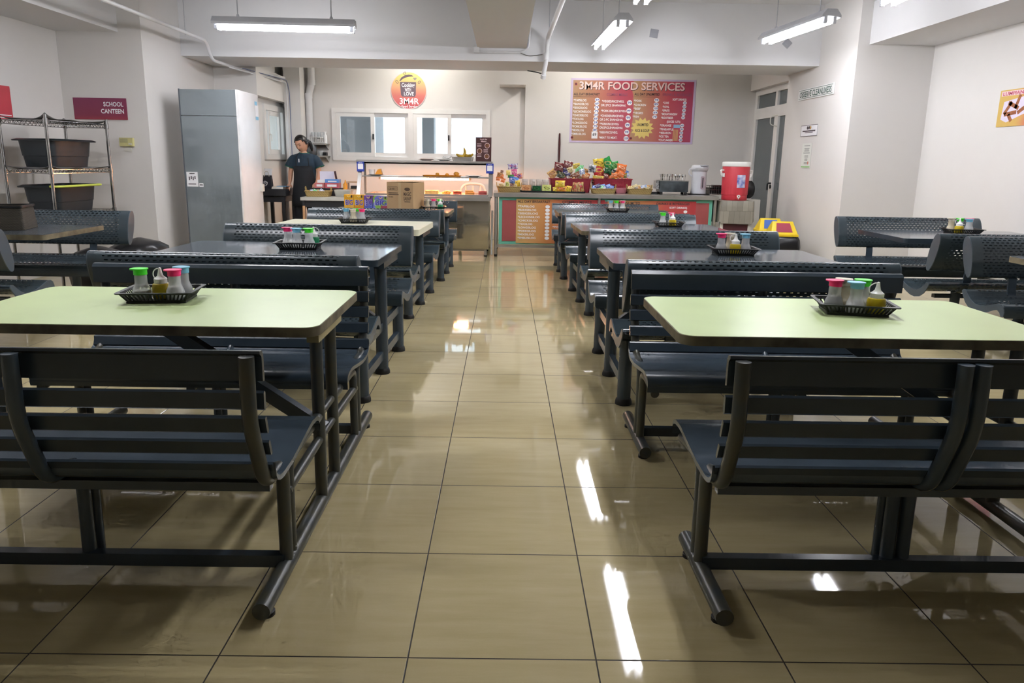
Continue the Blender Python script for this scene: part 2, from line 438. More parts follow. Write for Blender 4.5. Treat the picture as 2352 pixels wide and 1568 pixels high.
# ------------------------------------------------------------------ ceiling lights
def light(name_label, cx, cy, z, L, ang, ztop=3.2, group='hanging fluorescent lamps'):
    t = thing('ceiling_light', name_label, 'lamp', (cx, cy, z), ang, group)
    h = L/2
    H = MB(); prof = [(-.095, .02), (-.095, .045), (-.05, .10), (.05, .10), (.095, .045), (.095, .02), (.06, .035), (-.06, .035)]
    H.prism(prof, 'x', -h, h)
    H.build('housing', m_fix, t, 30)
    for s in (-1, 1):
        MB().tube([(-h+.05, s*.045, -.005), (h-.05, s*.045, -.005)], .0165, 12).build('tube', m_tube, t)
        for e in (-1, 1):
            MB().cbox((e*(h-.035), s*.045, .005), (.03, .03, .06)).build('lamp_holder', m_fix, t)
    for e in (-1, 1):
        MB().tube([(e*h*.66, 0, .1), (e*h*.66, 0, ztop-z)], .006, 8).lathe([(0,.10),(.02,.10),(.012,.13),(0,.13)], 10, (e*h*.66, 0, 0)).build('rod', m_fix, t)
    MB().cbox((-h+.003, 0, .068), (.012, .05, .04)).lathe([(0,0),(.018,0),(.018,.006),(0,.006)], 12, (h-.001, 0, .07), T=Matrix.Rotation(pi/2, 4, 'Y')).build('end_plate', m_fix, t)
    return t
light('long twin tube lamp hanging crosswise at upper left of the hall', -2.31, 7.68, 2.6, 1.45, .045)
light('twin tube lamp hanging lengthwise above the aisle, near the menu board', 1.10, 7.85, 2.6, 1.5, pi/2+.024)
light('twin tube lamp hanging lengthwise in front of the cleanliness notice', 2.99, 7.62, 2.64, 1.32, pi/2+.11)
light('twin tube lamp above the right tables, only its far tip showing at the top edge', 1.10, 5.45, 2.6, 1.5, pi/2-.01)
light('twin tube lamp near the right wall, its far end at the top right edge', 3.05, 5.35, 2.6, 1.5, pi/2-.09)
light('added fill lamp with twin tubes, out of sight over the left tables, nearer the woven box', -2.9, 5.3, 2.6, 1.45, 0)  # unseen lamp, added to brighten the left walls
light('added fill lamp with twin tubes, out of sight over the left foreground table', -2.3, 3.0, 2.6, 1.45, 0)  # another added lamp above the frame, lifting the dark left side
light('added fill lamp with twin tubes, out of sight above the near end of the aisle', 1.10, 2.9, 2.6, 1.5, pi/2)  # added above the frame as fill for the foreground floor
m_bulb = mat_emit('square_lamp_panel', (255,250,240), 60.0)
for x, y, lab in ((-1.35, 10.75, 'small square ceiling lamp over the food warmer, hidden by the cross beam'), (1.28, 10.45, 'small square ceiling lamp over the snack counter, hidden by the cross beam')):
    t = thing('ceiling_lamp', lab, 'lamp', (x, y, 3.2))
    MB().box(-.11, .11, -.11, .11, -.06, 0).build('housing', m_fix, t); MB().box(-.09, .09, -.09, .09, -.068, -.06).build('diffuser', m_bulb, t)
# ------------------------------------------------------------------ perforated table sets
SEATP = [(.322,.365),(.318,.395),(.330,.425),(.352,.440),(.385,.440),(.43,.424),(.50,.402),(.56,.392),(.61,.396),(.655,.416),(.695,.448),(.718,.470),(.735,.472),(.748,.460)]
PLATE_LOW = [(.748,.455),(.735,.43),(.70,.385),(.65,.352),(.59,.340),(.53,.346),(.47,.365),(.42,.388),(.385,.398),(.36,.385),(.345,.362)]
def back_oval(n=26):
    out = []; c0 = Vector((.705, .555)); c1 = Vector((.785, .832)); ax = (c1-c0); L = ax.length/2; ax.normalize(); nr = Vector((ax.y, -ax.x)); c = (c0+c1)/2
    for k in range(n):
        a = 2*pi*k/n; e = cos(a); s_ = sin(a)
        w = .046*(1 + .12*e)
        p = c + ax*(L*math.copysign(abs(e)**.9, e)) + nr*(w*math.copysign(abs(s_)**.9, s_)); out.append((p.x, p.y))
    return out
def perf_set(name, label, loc, rz, top_mat, edge_mat, L=1.33, ztop=.75, sc=1.0, thick=.035, trim=0, spread=1.0):
    """posts stand at x=.04; benches run from x=0 to L; the table axis is y=0"""
    t = thing(name, label, 'canteen table', loc, rz, 'canteen tables with attached benches')
    zs = lambda z: z*sc
    ys = lambda y: y*spread
    # table top
    poly = rrect(.0+trim, L+trim, -.37*spread, .37*spread, .03, 4)
    T = MB(); T.prism(poly, 'z', ztop-thick, ztop, 1, 1); T.prism(rrect(.004+trim, L-.004+trim, -.37*spread+.004, .37*spread-.004, .03, 4), 'z', ztop, ztop+.0015, 0, 0)
    T.build('tabletop', [top_mat, edge_mat], t, 25)
    PX = .065
    # posts
    for y, top in ((0, ztop-thick), (-.515*spread, zs(.365)), (.515*spread, zs(.365))):
        P = MB().tube([(PX, y, .012), (PX, y, top)], .037, 20)
        if y == 0: P.tube([(PX, y, top-.03), (PX, y, top)], .046, 20)
        p = P.build('post', m_steel_blue, t)
        MB().lathe([(0,0),(.046,0),(.046,.012),(.041,.03),(.0375,.034)], 18, (PX, y, 0)).build('rubber_foot', m_rubber, p)
    for y in (-.515*spread, .515*spread):
        P = MB().tube([(L-.36, y, .012), (L-.36, y, zs(.365))], .034, 16); p = P.build('post', m_steel_blue, t)
        MB().lathe([(0,0),(.043,0),(.043,.012),(.038,.03),(.0345,.034)], 16, (L-.36, y, 0)).build('rubber_foot', m_rubber, p)
    # rails between the three posts
    for z in (.12, zs(.30)):
        for s in (-1, 1):
            MB().beam((PX, s*.03, z), (PX, s*.50*spread, z), .03, .05).build('rail', m_steel_blue, t)
    # under-table arm, brace and bracket
    MB().box(.03, L*.62, -.03, .03, ztop-thick-.03, ztop-thick).build('table_arm', m_slat, t)
    MB().beam((PX, 0, .30), (L*.43, 0, ztop-thick-.02), .05, .045, up=(0,1,0)).build('brace', m_slat, t)
    MB().box(.0, .06, -.2, .2, ztop-thick-.035, ztop-thick).build('table_bracket', m_slat, t)
    for s in (-1, 1):
        Q = lambda p: (s*ys(p[0]), zs(p[1]))
        # bench beam
        MB().box(.04, L-.2, s*ys(.5)-.02 , s*ys(.5)+.02, zs(.318), zs(.345)).build('bench_beam', m_slat, t)
        se = MB().strip([Q(p) for p in SEATP], .006, L-.006, nx=1).strip([Q((p[0], p[1]-.010)) for p in SEATP], .006, L-.006, nx=1).build('seat', m_perf, t, 60)
        bk = MB().strip([Q(p) for p in back_oval()], .006, L-.006, closed=True).build('backrest', m_perf, t, 60)
        for x in (0, L-.006):
            MB().prism([Q(p) for p in SEATP] + [Q(p) for p in PLATE_LOW], 'x', x, x+.006).build('end_plate', m_plate, se, 20)
            MB().prism([Q(p) for p in back_oval()], 'x', x, x+.006).build('end_plate', m_plate, bk, 20)
        for x in (L*.2, L*.77):
            pts = smooth([(.60,.37),(.66,.40),(.695,.46),(.702,.52),(.715,.60)], 4)
            S = MB()
            for a, b in zip(pts, pts[1:]):
                A, B = Q(a), Q(b); S.beam((x, A[0], A[1]), (x, B[0], B[1]), .012, .055, up=(1,0,0)) if False else None
            ring = []
            for p in pts:
                y, z = Q(p); ring.append([(x-.028, y-.005, z), (x+.028, y-.005, z), (x+.028, y+.005, z), (x-.028, y+.005, z)])
            S.loft(ring); S.build('back_support', m_steel_blue, t, 30)
    return t
PI = pi
perf_set('table_set', 'grey perforated table and bench set in the second row on the left of the aisle', (-.672, 4.12, 0), PI-.04, m_greytop, m_slat)
perf_set('table_set', 'grey perforated table and bench set in the second row on the right of the aisle', (.602, 4.14, 0), 0, m_greytop, m_slat)
perf_set('table_set', 'perforated bench set with thick cream tabletop, third row on the left', (-.69, 6.2, 0), PI-.05, m_cream, m_cream, L=1.34, ztop=.715, sc=.95, thick=.05, spread=1.1)
perf_set('table_set', 'grey perforated table and bench set in the third row on the right of the aisle', (.66, 6.42, 0), .03, m_greytop, m_edge, L=1.36, ztop=.705, sc=.92, spread=1.1)
perf_set('table_set', 'perforated table set carrying the brown carton, by the food warmer', (-.605, 7.98, 0), PI-.02, m_greytop, m_edge, L=1.36, ztop=.72, sc=.95)
perf_set('table_set', 'perforated table set right in front of the turquoise snack counter', (.61, 8.22, 0), 0, m_greytop, m_edge, L=1.36, ztop=.72, sc=.92)
perf_set('table_set', 'perforated table set along the right wall, below the cleanliness column', (4.42, 5.72, 0), PI, m_greytop, m_slat)
perf_set('table_set', 'perforated table set along the right wall, cut off by the frame edge', (4.52, 4.0, 0), PI, m_greytop, m_edge)
perf_set('table_set', 'perforated table set with the woven box, along the left wall', (-4.45, 5.09, 0), 0, mat('dark_grey_laminate', (74,80,86), .2, 0, .15, 3, .6), m_edge)

# ------------------------------------------------------------------ slatted bench sets with green tops
SLZ = [(.705,.793),(.625,.680),(.553,.607),(.482,.532),(.412,.458)]
HX = .615
def back_y(z):      # distance of the backrest face from the leg line, by height
    return .165 + .06*max(0, min(1, (z-.40)/.2))**.8
def slat_bench(t, yl, s, joined_y=None, double=False):
    """yl: leg line; s=+1 sitter looks to +y. joined_y: where the front tube meets the table post"""
    Y = lambda d: yl - s*d            # d>0 goes behind the sitter
    tubes = [(-HX, 0), (0, 0), (HX, 0)]
    if double: tubes = [(-HX, 0), (-.024, 0), (.024, 0), (HX, 0)]
    for x, _ in tubes:
        pts = bend([(x, Y(0), .06), (x, Y(-.005), .385), (x, Y(.15), .385), (x, Y(.235), .60), (x, Y(.232), .785)], .06, 6)
        MB().tube(pts, .0205, 14).build('upright', m_worn if abs(x) > .5 else m_steel_blue, t)
        end = -.30
        J = joined_y is not None and x > .5
        pts = bend([(x, Y(-.05), .05), (x, Y(-.055), .365), (x, Y(-.14), .372), (x, Y(end) if not J else joined_y, .372 if J else .352)], .05, 5)
        MB().tube(pts, .018, 12).build('seat_tube', m_worn if abs(x) > .5 else m_steel_blue, t)
    MB().box(-HX, HX, Y(.01)-.016, Y(.01)+.016, .045, .085).build('stretcher', m_slat, t)
    MB().box(-HX, HX, Y(.10)-.014, Y(.10)+.014, .345, .372).build('seat_rail', m_slat, t)
    # slats
    for k, (z0, z1) in enumerate(SLZ):
        zm = (z0+z1)/2; d0, d1 = back_y(z0), back_y(z1); th = .014
        off = -.022
        poly = [(Y(d0+off), z0), (Y(d1+off), z1)]
        r = .010
        prof = [(Y(d0+off), z0+r*.5), (Y(d0+off-th*.5), z0), (Y(d0+off-th), z0+r*.5), (Y(d1+off-th), z1-r*.5), (Y(d1+off-th*.5), z1), (Y(d1+off), z1-r*.5)]
        if k == 0: prof = [(Y(d0+off), z0+.004), (Y(d0+off-th), z0), (Y(d1+off-th), z1-.014), (Y(d1+off-th*.3), z1), (Y(d1+off+.012), z1+.002), (Y(d1+off+.013), z1-.006), (Y(d1+off), z1-.016)]
        MB().prism(prof, 'x', -HX-.03, HX+.03).build('back_slat', m_slat, t, 25)
    # moulded seat sheet with shallow grooves
    top = smooth([(Y(.155),.455),(Y(.150),.425),(Y(.12),.402),(Y(.06),.397),(Y(-.02),.402),(Y(-.12),.416),(Y(-.19),.428),(Y(-.255),.430),(Y(-.295),.420),(Y(-.313),.400),(Y(-.310),.378)], 4)
    top = [(p.x, p.y - .0022*max(0, cos((p.x-yl)*2*pi/.085))**6) for p in [Vector(q) for q in top]]
    low = [(a, b-.016) for a, b in reversed(top)]
    MB().prism(top+low, 'x', -HX-.035, HX+.035).build('seat', m_steel_blue, t, 50)
def sled(t, x, y0, y1):
    s = MB().tube([(x, y0, .042), (x, y1, .042)], .026, 16).build('sled_foot', m_worn, t)
    for y in (y0+.05 if y0 < y1 else y0-.05, y1-.05 if y1 > y0 else y1+.05):
        MB().lathe([(0,0),(.022,0),(.022,.012),(.012,.018),(0,.018)], 12, (x, y, 0)).build('rubber_foot', m_rubber, s)
def slat_set(label, loc, rz, yt, dbl=False):
    t = thing('table_set', label, 'canteen table', loc, rz, 'slatted bench sets with green tables')
    T = MB(); hx = .66; z = .735
    T.prism(rrect(-hx, hx, yt-.345, yt+.345, .055, 6), 'z', z-.034, z-.0015, 1, 1)
    T.prism(rrect(-hx+.003, hx-.003, yt-.342, yt+.342, .053, 6), 'z', z-.0015, z, 0, 0)
    T.build('tabletop', [m_green, m_edge], t, 25)
    yc = .0
    slat_bench(t, -.53, 1, -.10, dbl)
    slat_bench(t, .53, -1, .10, False)
    sled(t, HX, -.77, .77)
    sled(t, -HX, -.79, -.36); sled(t, -HX, .34, .80)
    for s in (-1, 1):
        P = MB().tube([(HX, s*.10, .05), (HX, s*.10, z-.036)], .0225, 14).build('table_post', m_worn, t)
        MB().tube([(HX, s*.5, .275), (HX, s*.10, .283)], .017, 12).build('side_rail', m_worn, t)
    for zz in (.283, .372):
        MB().tube([(HX, -.10, zz), (HX, .10, zz)], .015, 12).build('post_tie', m_worn, t)
    MB().box(HX-.012, HX+.03, -.17, .17, z-.07, z-.034).build('table_bracket', m_bracket, t)
    MB().beam((HX-.01, 0, .28), (-.02, yt*.3, z-.045), .05, .04, up=(0,1,0)).build('brace', m_slat, t)
    MB().box(-.1, .55, -.02, .02, z-.06, z-.034).build('table_arm', m_slat, t)
    return t
tl = slat_set('green-topped table with slatted benches in the left foreground', (-1.283, 2.512, 0), 0, .105)
MB().tube([(-.72, .12, .012), (-.72, .12, .70)], .028, 14).build('table_post', m_steel_blue, tl)
slat_set('green-topped table with slatted benches in the right foreground', (1.253, 2.53, 0), 0, .05, True)

# ------------------------------------------------------------------ sauce trays and bottles
m_cap = {'pink': mat('pink_cap', (250,40,120), .4, 0, .05), 'green': mat('green_cap', (70,235,40), .4, 0, .05), 'blue': mat('sky_blue_cap', (120,190,220), .4, 0, .05), 'white': m_white, 'beige': mat('beige_cap', (205,198,178), .5, 0, .05)}
m_milk = mat_plastic('milky_bottle', (244,247,250), .58)
m_mustard = mat('mustard_sauce', (200,176,20), .35, 0, .1, 20)
m_soy = mat('soy_sauce', (28,22,24), .3, 0, .1); m_vin = mat('pale_vinegar', (188,190,182), .3, 0, .05); m_fish = mat('amber_sauce', (190,150,70), .3, 0, .1)
m_emerald = mat('emerald_sauce', (20,140,90), .35, 0, .1); m_tan = mat_plastic('tan_bottle', (206,196,170), .25)
m_tray = mat('black_tray_plastic', (26,28,30), .45, 0, .1)
def tray_mesh():
    t = MB(); W, D, w, d, h = .262, .185, .218, .142, .044
    t.box(-w/2, w/2, -d/2, d/2, 0, .006)
    def ring(z, a, b): return rrect(-a/2, a/2, -b/2, b/2, .016, 3)
    for z0, z1, k0, k1 in ((.004,.012,0.02,.2),(h-.009,h,.86,1)):
        r0 = [(x, y, z0) for x, y in ring(0, w+(W-w)*k0, d+(D-d)*k0)]; r1 = [(x, y, z1) for x, y in ring(0, w+(W-w)*k1, d+(D-d)*k1)]
        r2 = [(x, y, z1) for x, y in ring(0, w+(W-w)*k1-.007, d+(D-d)*k1-.007)]; r3 = [(x, y, z0) for x, y in ring(0, w+(W-w)*k0-.007, d+(D-d)*k0-.007)]
        t.loft([r0, r1, r2, r3, r0], caps=False)
    t.loft([[(x, y, h-.004) for x, y in ring(0, W, D)], [(x, y, h-.004) for x, y in ring(0, W+.022, D+.022)], [(x, y, h) for x, y in ring(0, W+.022, D+.022)], [(x, y, h) for x, y in ring(0, W, D)]], caps=False)
    for s in (-1, 1):
        for k in range(17):
            u = (k-8)/8*.47; t.beam((u*w, s*(d/2-.002), .008), (u*W, s*(D/2-.004), h-.004), .006, .003, up=(0,1,0))
        for k in range(11):
            u = (k-5)/5*.46; t.beam((s*(w/2-.002), u*d, .008), (s*(W/2-.004), u*D, h-.004), .003, .006, up=(0,1,0))
    return t
_tray = None
def bottle(kind, label, loc, rz, liquid, lev=.35, group=None):
    if kind == 'squeeze':
        b = thing('squeeze_bottle', label, 'bottle', loc, rz, group)
        MB().lathe([(0,0),(.030,0),(.033,.004),(.033,.048),(.030,.058),(.022,.062),(0,.062)], 22).build('body', liquid, b)
        MB().lathe([(0,.060),(.0245,.060),(.0245,.078),(.018,.083),(.011,.09),(.0075,.104),(.005,.12),(0,.122)], 20).build('nozzle_cap', m_white, b)
        pts = smooth([(.002,0,.117),(-.015,0,.116),(-.030,0,.105),(-.033,0,.088),(-.024,0,.074)], 5)
        MB().tube(pts, .0022, 8).build('cap_strap', m_white, b)
        return b
    b = thing('sauce_bottle', label, 'bottle', loc, rz, group)
    bm_ = m_tan if kind == 'beige' else m_milk
    MB().lathe([(0,0),(.031,0),(.034,.004),(.034,.028),(.032,.038),(.026,.052),(.023,.062),(.0225,.10),(0,.10)], 24).build('body', bm_, b)
    hh = .01 + .075*lev
    MB().lathe([(0,.0025),(.0295,.0025),(.0325,.006),(.0325,min(hh,.028)),(.0305 if hh < .04 else .024,hh),(0,hh)], 22).build('sauce', liquid, b)
    C = MB().lathe([(0,.094),(.0245,.094),(.0245,.112),(.023,.116),(0,.116)], 22)
    C.prism(rrect(-.027,.036,-.026,.026,.02,5), 'z', .114, .1185); C.build('cap', m_cap[kind], b)
    return b
where = {}
def tray(place, x, y, z, rz, items):
    """items: (kind, dx, dy, liquid, level, extra words)"""
    global _tray
    lab = 'black slotted sauce tray on ' + place
    if _tray is None:
        _tray = tray_mesh().build('sauce_tray', m_tray, ang=30); o = _tray; o.location = (x, y, z+.001); o.rotation_euler = (0, 0, rz)
        tag(o, lab, 'tray', 'sauce trays on the tables')
    else:
        o = dup(_tray, (x, y, z+.001), rz, lab)
    R = Matrix.Rotation(rz, 3, 'Z')
    for kind, dx, dy, liq, lev in items:
        p = R @ Vector((dx, dy, 0))
        nm = {'mustard': ('squeeze', 'squeeze bottle of mustard with white nozzle'), 'greensq': ('squeeze', 'green squeeze bottle with white nozzle')}.get(kind, (kind, ('sky-blue' if kind == 'blue' else kind)+'-capped sauce bottle'))
        bottle(nm[0], nm[1] + ' on ' + place, (x+p.x, y+p.y, z+.0085), rnd.uniform(-.4, .4) + (pi if kind != 'mustard' else 0), liq, lev, 'sauce bottles in the trays')
tray('the left foreground green table', -1.345, 2.70, .735, .12, [('green', -.073, -.005, m_vin, .3), ('mustard', .000, -.005, m_mustard, 1), ('pink', .062, -.034, m_vin, .55), ('blue', .070, .036, m_soy, .5)])
tray('the right foreground green table', 1.365, 2.65, .735, -.20, [('pink', -.074, -.006, m_soy, .6), ('blue', -.004, -.036, m_vin, .3), ('green', .040, .034, m_vin, .4), ('mustard', .070, -.034, m_mustard, 1), ('beige', -.030, .034, m_vin, .3)])
tray('the grey table, second row left', -1.235, 4.21, .7515, .05, [('pink', -.074, .01, m_vin, .4), ('blue', -.010, -.034, m_vin, .4), ('green', .062, -.034, m_vin, .3), ('greensq', .074, .036, m_emerald, 1)])
tray('the grey table, second row right', 1.405, 4.24, .7515, -.03, [('pink', -.074, .0, m_soy, .55), ('beige', -.01, .036, m_vin, .3), ('mustard', .002, -.034, m_mustard, 1), ('blue', .072, .0, m_soy, .5)])
tray('the cream table, third row left', -1.36, 6.35, .7165, .0, [('blue', -.074, .0, m_soy, .4), ('beige', -.004, -.034, m_vin, .3), ('green', .018, .036, m_vin, .4), ('pink', .072, -.014, m_soy, .6)])
tray('the grey table, third row right', 1.55, 6.58, .7065, .0, [('green', -.055, .0, m_vin, .4), ('pink', .035, .036, m_vin, .3), ('mustard', .03, -.034, m_mustard, 1)])
tray('the table beside the brown carton', -.81, 8.04, .7215, .1, [('beige', -.074, .0, m_vin, .3), ('pink', -.003, .02, m_soy, .5), ('green', .066, .036, m_vin, .4), ('greensq', .074, -.034, m_emerald, 1)])
tray('the table before the snack counter', 1.33, 8.25, .7215, .05, [('blue', -.076, .020, m_fish, .6), ('green', -.020, -.030, m_vin, .4), ('pink', .052, -.032, m_vin, .4), ('beige', .074, .036, m_fish, .5)])
tray('the table along the right wall', 3.82, 5.80, .7515, -.05, [('beige', -.076, .030, m_vin, .3), ('mustard', -.045, -.034, m_mustard, 1), ('green', -.004, .034, m_vin, .4), ('blue', .034, -.030, m_soy, .4), ('pink', .074, .034, m_soy, .4)])
# ------------------------------------------------------------------ lettering
def letters(name, items, m, parent, off=0.0, T=None):
    """items: (text, x, z, height, align, width or None); drawn on the plane y = off facing -y, joined in one mesh"""
    bm = bmesh.new()
    for s, x, z, h, al, wd in items:
        cu = bpy.data.curves.new('t', 'FONT'); cu.body = s; cu.size = h*1.38; cu.align_x = al; cu.resolution_u = 3
        cu.offset = h*.028
        ob = bpy.data.objects.new('t', cu); COL.objects.link(ob); bpy.context.view_layer.update()
        me = bpy.data.meshes.new_from_object(ob.evaluated_get(bpy.context.evaluated_depsgraph_get()))
        xs = [v.co.x for v in me.vertices] or [0]; w0 = max(xs)-min(xs); k = wd/w0 if wd and w0 else 1
        for v in me.vertices: v.co = Vector((x + v.co.x*k, off, z + v.co.y))
        bm.from_mesh(me); bpy.data.objects.remove(ob); bpy.data.curves.remove(cu); bpy.data.meshes.remove(me)
    for f in bm.faces:
        if f.normal.y > 0: f.normal_flip()
    me = bpy.data.meshes.new(name); bm.to_mesh(me); bm.free(); me.materials.append(m)
    o = bpy.data.objects.new(name, me); COL.objects.link(o); o.parent = parent
    return o
def disc(mb, x, z, r, y, m=0, n=20, sx=1):
    return mb.add([(x+r*cos(2*pi*k/n)*sx, y, z+r*sin(2*pi*k/n)) for k in range(n)], [tuple(range(n))], m)
def rect(mb, x0, x1, z0, z1, y, m=0):
    return mb.add([(x0,y,z0),(x1,y,z0),(x1,y,z1),(x0,y,z1)], [(0,1,2,3)], m)
ink = lambda n, c: mat(n, c, .45, 0, .03)
m_wht = ink('white_ink', (246,246,250)); m_dkgrey = ink('charcoal_ink', (62,52,58)); m_blue = ink('blue_ink', (52,66,160)); m_pale = ink('pale_pink_ink', (236,206,206)); m_yel = ink('yellow_ink', (230,205,120)); m_brown = ink('brown_ink', (96,50,40)); m_navy = ink('navy_ink', (32,38,90))

# ------------------------------------------------------------------ menu board
def menu_board():
    X0, Z0, W, H, Y = 1.02, 1.59, 1.97, .985, 11.42
    b = thing('menu_board', 'wide purple and orange food services menu banner on the back wall', 'menu board', (X0, Y-.004, Z0))
    ux = lambda u: (u-85)/2200*W
    uz = lambda v: H-(v-70)/1150*H
    MB().box(0, W, -.002, .004, 0, H).build('sheet', mat('lilac_banner_border', (206,190,222), .5, 0, .04), b)
    P = MB(); P.box(.035, W-.035, -.004, -.002, .03, H-.03)
    P.build('print', mat_grad('banner_gradient', [(0,(176,140,106)),(.20,(180,120,96)),(.40,(184,76,96)),(.495,(188,74,92)),(.505,(182,144,108)),(.62,(186,122,98)),(.80,(190,72,86)),(1,(176,64,100))], 0, .35, .06), b)
    L = [('3M4R FOOD SERVICES', ux(225), uz(262), .118, 'LEFT', ux(2080)-ux(225))]
    letters('title', L, m_pale, b, -.006)
    letters('title_shadow', [(L[0][0], L[0][1]+.008, L[0][2]-.008, .118, 'LEFT', L[0][5])], m_dkgrey, b, -.005)
    letters('heading', [('ALL DAY BREAKFAST', ux(140), uz(372), .040, 'LEFT', ux(600)-ux(140)), ('ALL DAY UNLIMITED', ux(1208), uz(358), .042, 'LEFT', ux(1655)-ux(1208))], m_dkgrey, b, -.006)
    letters('faded_heading', [('COMBO MEALS', ux(720), uz(372), .042, 'LEFT', ux(1085)-ux(720)), ('DRINKS & BEVERAGES', ux(1705), uz(358), .04, 'LEFT', ux(2215)-ux(1705))], ink('mauve_ink', (150,86,112)), b, -.006)
    white = []
    for k, (s, w_) in enumerate((('TAPSILOG',225),('BANGSILOG',265),('SISIGSILOG',250),('LECHONSILOG',320),('CHICKSILOG',270),('TOCILOG',195),('LONGSILOG',265),('PORKSILOG',260),('MIXSILOG',215),('EMBUSILOG',250))):
        white.append(('*'+s, ux(140-k*2), uz(480+k*67), .034, 'LEFT', w_/2200*W))
    for s, u, v, w_ in (('*VEGIES/RICE/VEG.',640,490,395),('OR 2PCS SHANGHAI.',622,560,445),('*PORK BBQ/RICE/VEG',628,660,440),('*CHICKEN/RICE/VEG.',625,750,415),('OR 2-PC SHANGHAI.',612,818,415),('*PORK/RICE/VEG.',615,895,345),('OR/2PCS.SHANGHAI.',610,962,420),('*BEEF/RICE/VEG.',615,1048,330),('*MEAT TO MEAT.',612,1142,325)):
        white.append((s, ux(u), uz(v), .034, 'LEFT', w_/2200*W))
    for s, u, v, w_ in (('*PORK',1205,472,140),('*CHICKEN',1205,545,215),('*BEEF',1205,612,125),('*VEGIES',1200,688,175),('*FISH',1195,755,110),('SOFT DRINKS)',1885,438,245),('*COKE',1720,500,105),('*ROYAL',1718,570,115),('*SPRITE',1712,638,130),('*MOUNTAINDEW',1705,702,280),('*ROOTBEER',1700,768,215),('(JUICES 1LTR)',1805,835,240),('*ORANGE',1690,905,200),('*PINEAPPLE',1688,975,245),('*4SEASON',1685,1040,210),('*ICE TEA',1682,1105,175),('*CUCUMBER',1678,1172,255)):
        white.append((s, ux(u), uz(v), .032, 'LEFT', w_/2200*W))
    letters('menu_text', white, m_wht, b, -.006)
    D = MB(); nums = []
    for k, s in enumerate(('89','69','79','79','69','69','59','79','89')):
        u, v = 555-k*2.5, 448+k*67.5; disc(D, ux(u), uz(v), .030, -.0052, sx=1.25); nums.append((s, ux(u), uz(v)-.015, .034, 'CENTER', .052))
    for v, s in ((492,'99'),(636,'99'),(760,'99'),(892,'99'),(1020,'99'),(1134,'109')):
        u = 1130-(v-492)*.05; disc(D, ux(u), uz(v), .040, -.0052); nums.append((s, ux(u), uz(v)-.015, .034, 'CENTER', .055))
    for v, s in ((438,'99'),(512,'89'),(586,'109'),(660,'69'),(738,'79')):
        u = 1605-(v-438)*.06; disc(D, ux(u), uz(v), .030, -.0052, sx=1.3); nums.append((s, ux(u), uz(v)-.014, .032, 'CENTER', .055))
    for v, s in ((480,'25'),(545,'25'),(612,'25'),(680,'25'),(742,'20'),(882,'40'),(950,'40'),(1018,'40'),(1085,'40'),(1148,'40')):
        u = 2105-(v-480)*.05; disc(D, ux(u), uz(v), .026, -.0052, sx=1.15); nums.append((s, ux(u), uz(v)-.012, .026, 'CENTER', .042))
    D.build('price_disc', m_wht, b, 0); letters('price', nums, m_blue, b, -.0062)
    S = MB(); cx, cz = ux(1375), uz(945); star = []
    for k in range(28):
        r = .125 if k % 2 else .168; star.append((cx + r*1.12*cos(2*pi*k/28), -.0055, cz + r*sin(2*pi*k/28)))
    S.add(star + [(cx, -.0055, cz)], [(k, (k+1) % 28, 28) for k in range(28)]); S.build('starburst', m_yel, b, 0)
    letters('starburst_text', [('UNLIMITED', ux(1275), uz(905), .044, 'LEFT', ux(1480)-ux(1275)), ('RICE & SOUP', ux(1252), uz(1010), .044, 'LEFT', ux(1502)-ux(1252))], m_dkgrey, b, -.0065)
    rect(MB(), ux(478), ux(585), uz(1143), uz(1018), -.0058).build('taped_note', m_wht, b, 0)
    letters('note_text', [('69', ux(530), uz(1095), .045, 'CENTER', None)], m_dkgrey, b, -.0068)
    R = MB(); rect(R, ux(132), ux(590), uz(398), uz(394), -.0055); rect(R, ux(1205), ux(1640), uz(384), uz(380), -.0055); R.build('rule', m_dkgrey, b, 0)
    J = MB()
    for u in (1925, 1950, 1975, 1998): rect(J, ux(u), ux(u+20), uz(1165), uz(960), -.0054)
    J.build('juice_picture', ink('juice_ink', (206,150,104)), b, 0)
    rect(MB(), ux(1930), ux(2050), uz(930), uz(870), -.0053).build('straw_picture', ink('straw_ink', (150,190,226)), b, 0)
    G = MB()
    for u, v in ((172,175),(132,1130),(1182,1130)):
        disc(G, ux(u), uz(v), .022, -.0052, 0); rect(G, ux(u)-.012, ux(u)+.012, uz(v)-.012, uz(v)+.014, -.0056, 1)
    G.build('small_emblem', [ink('emblem_red_ink', (190,60,60)), m_dkgrey], b, 0)
menu_board()

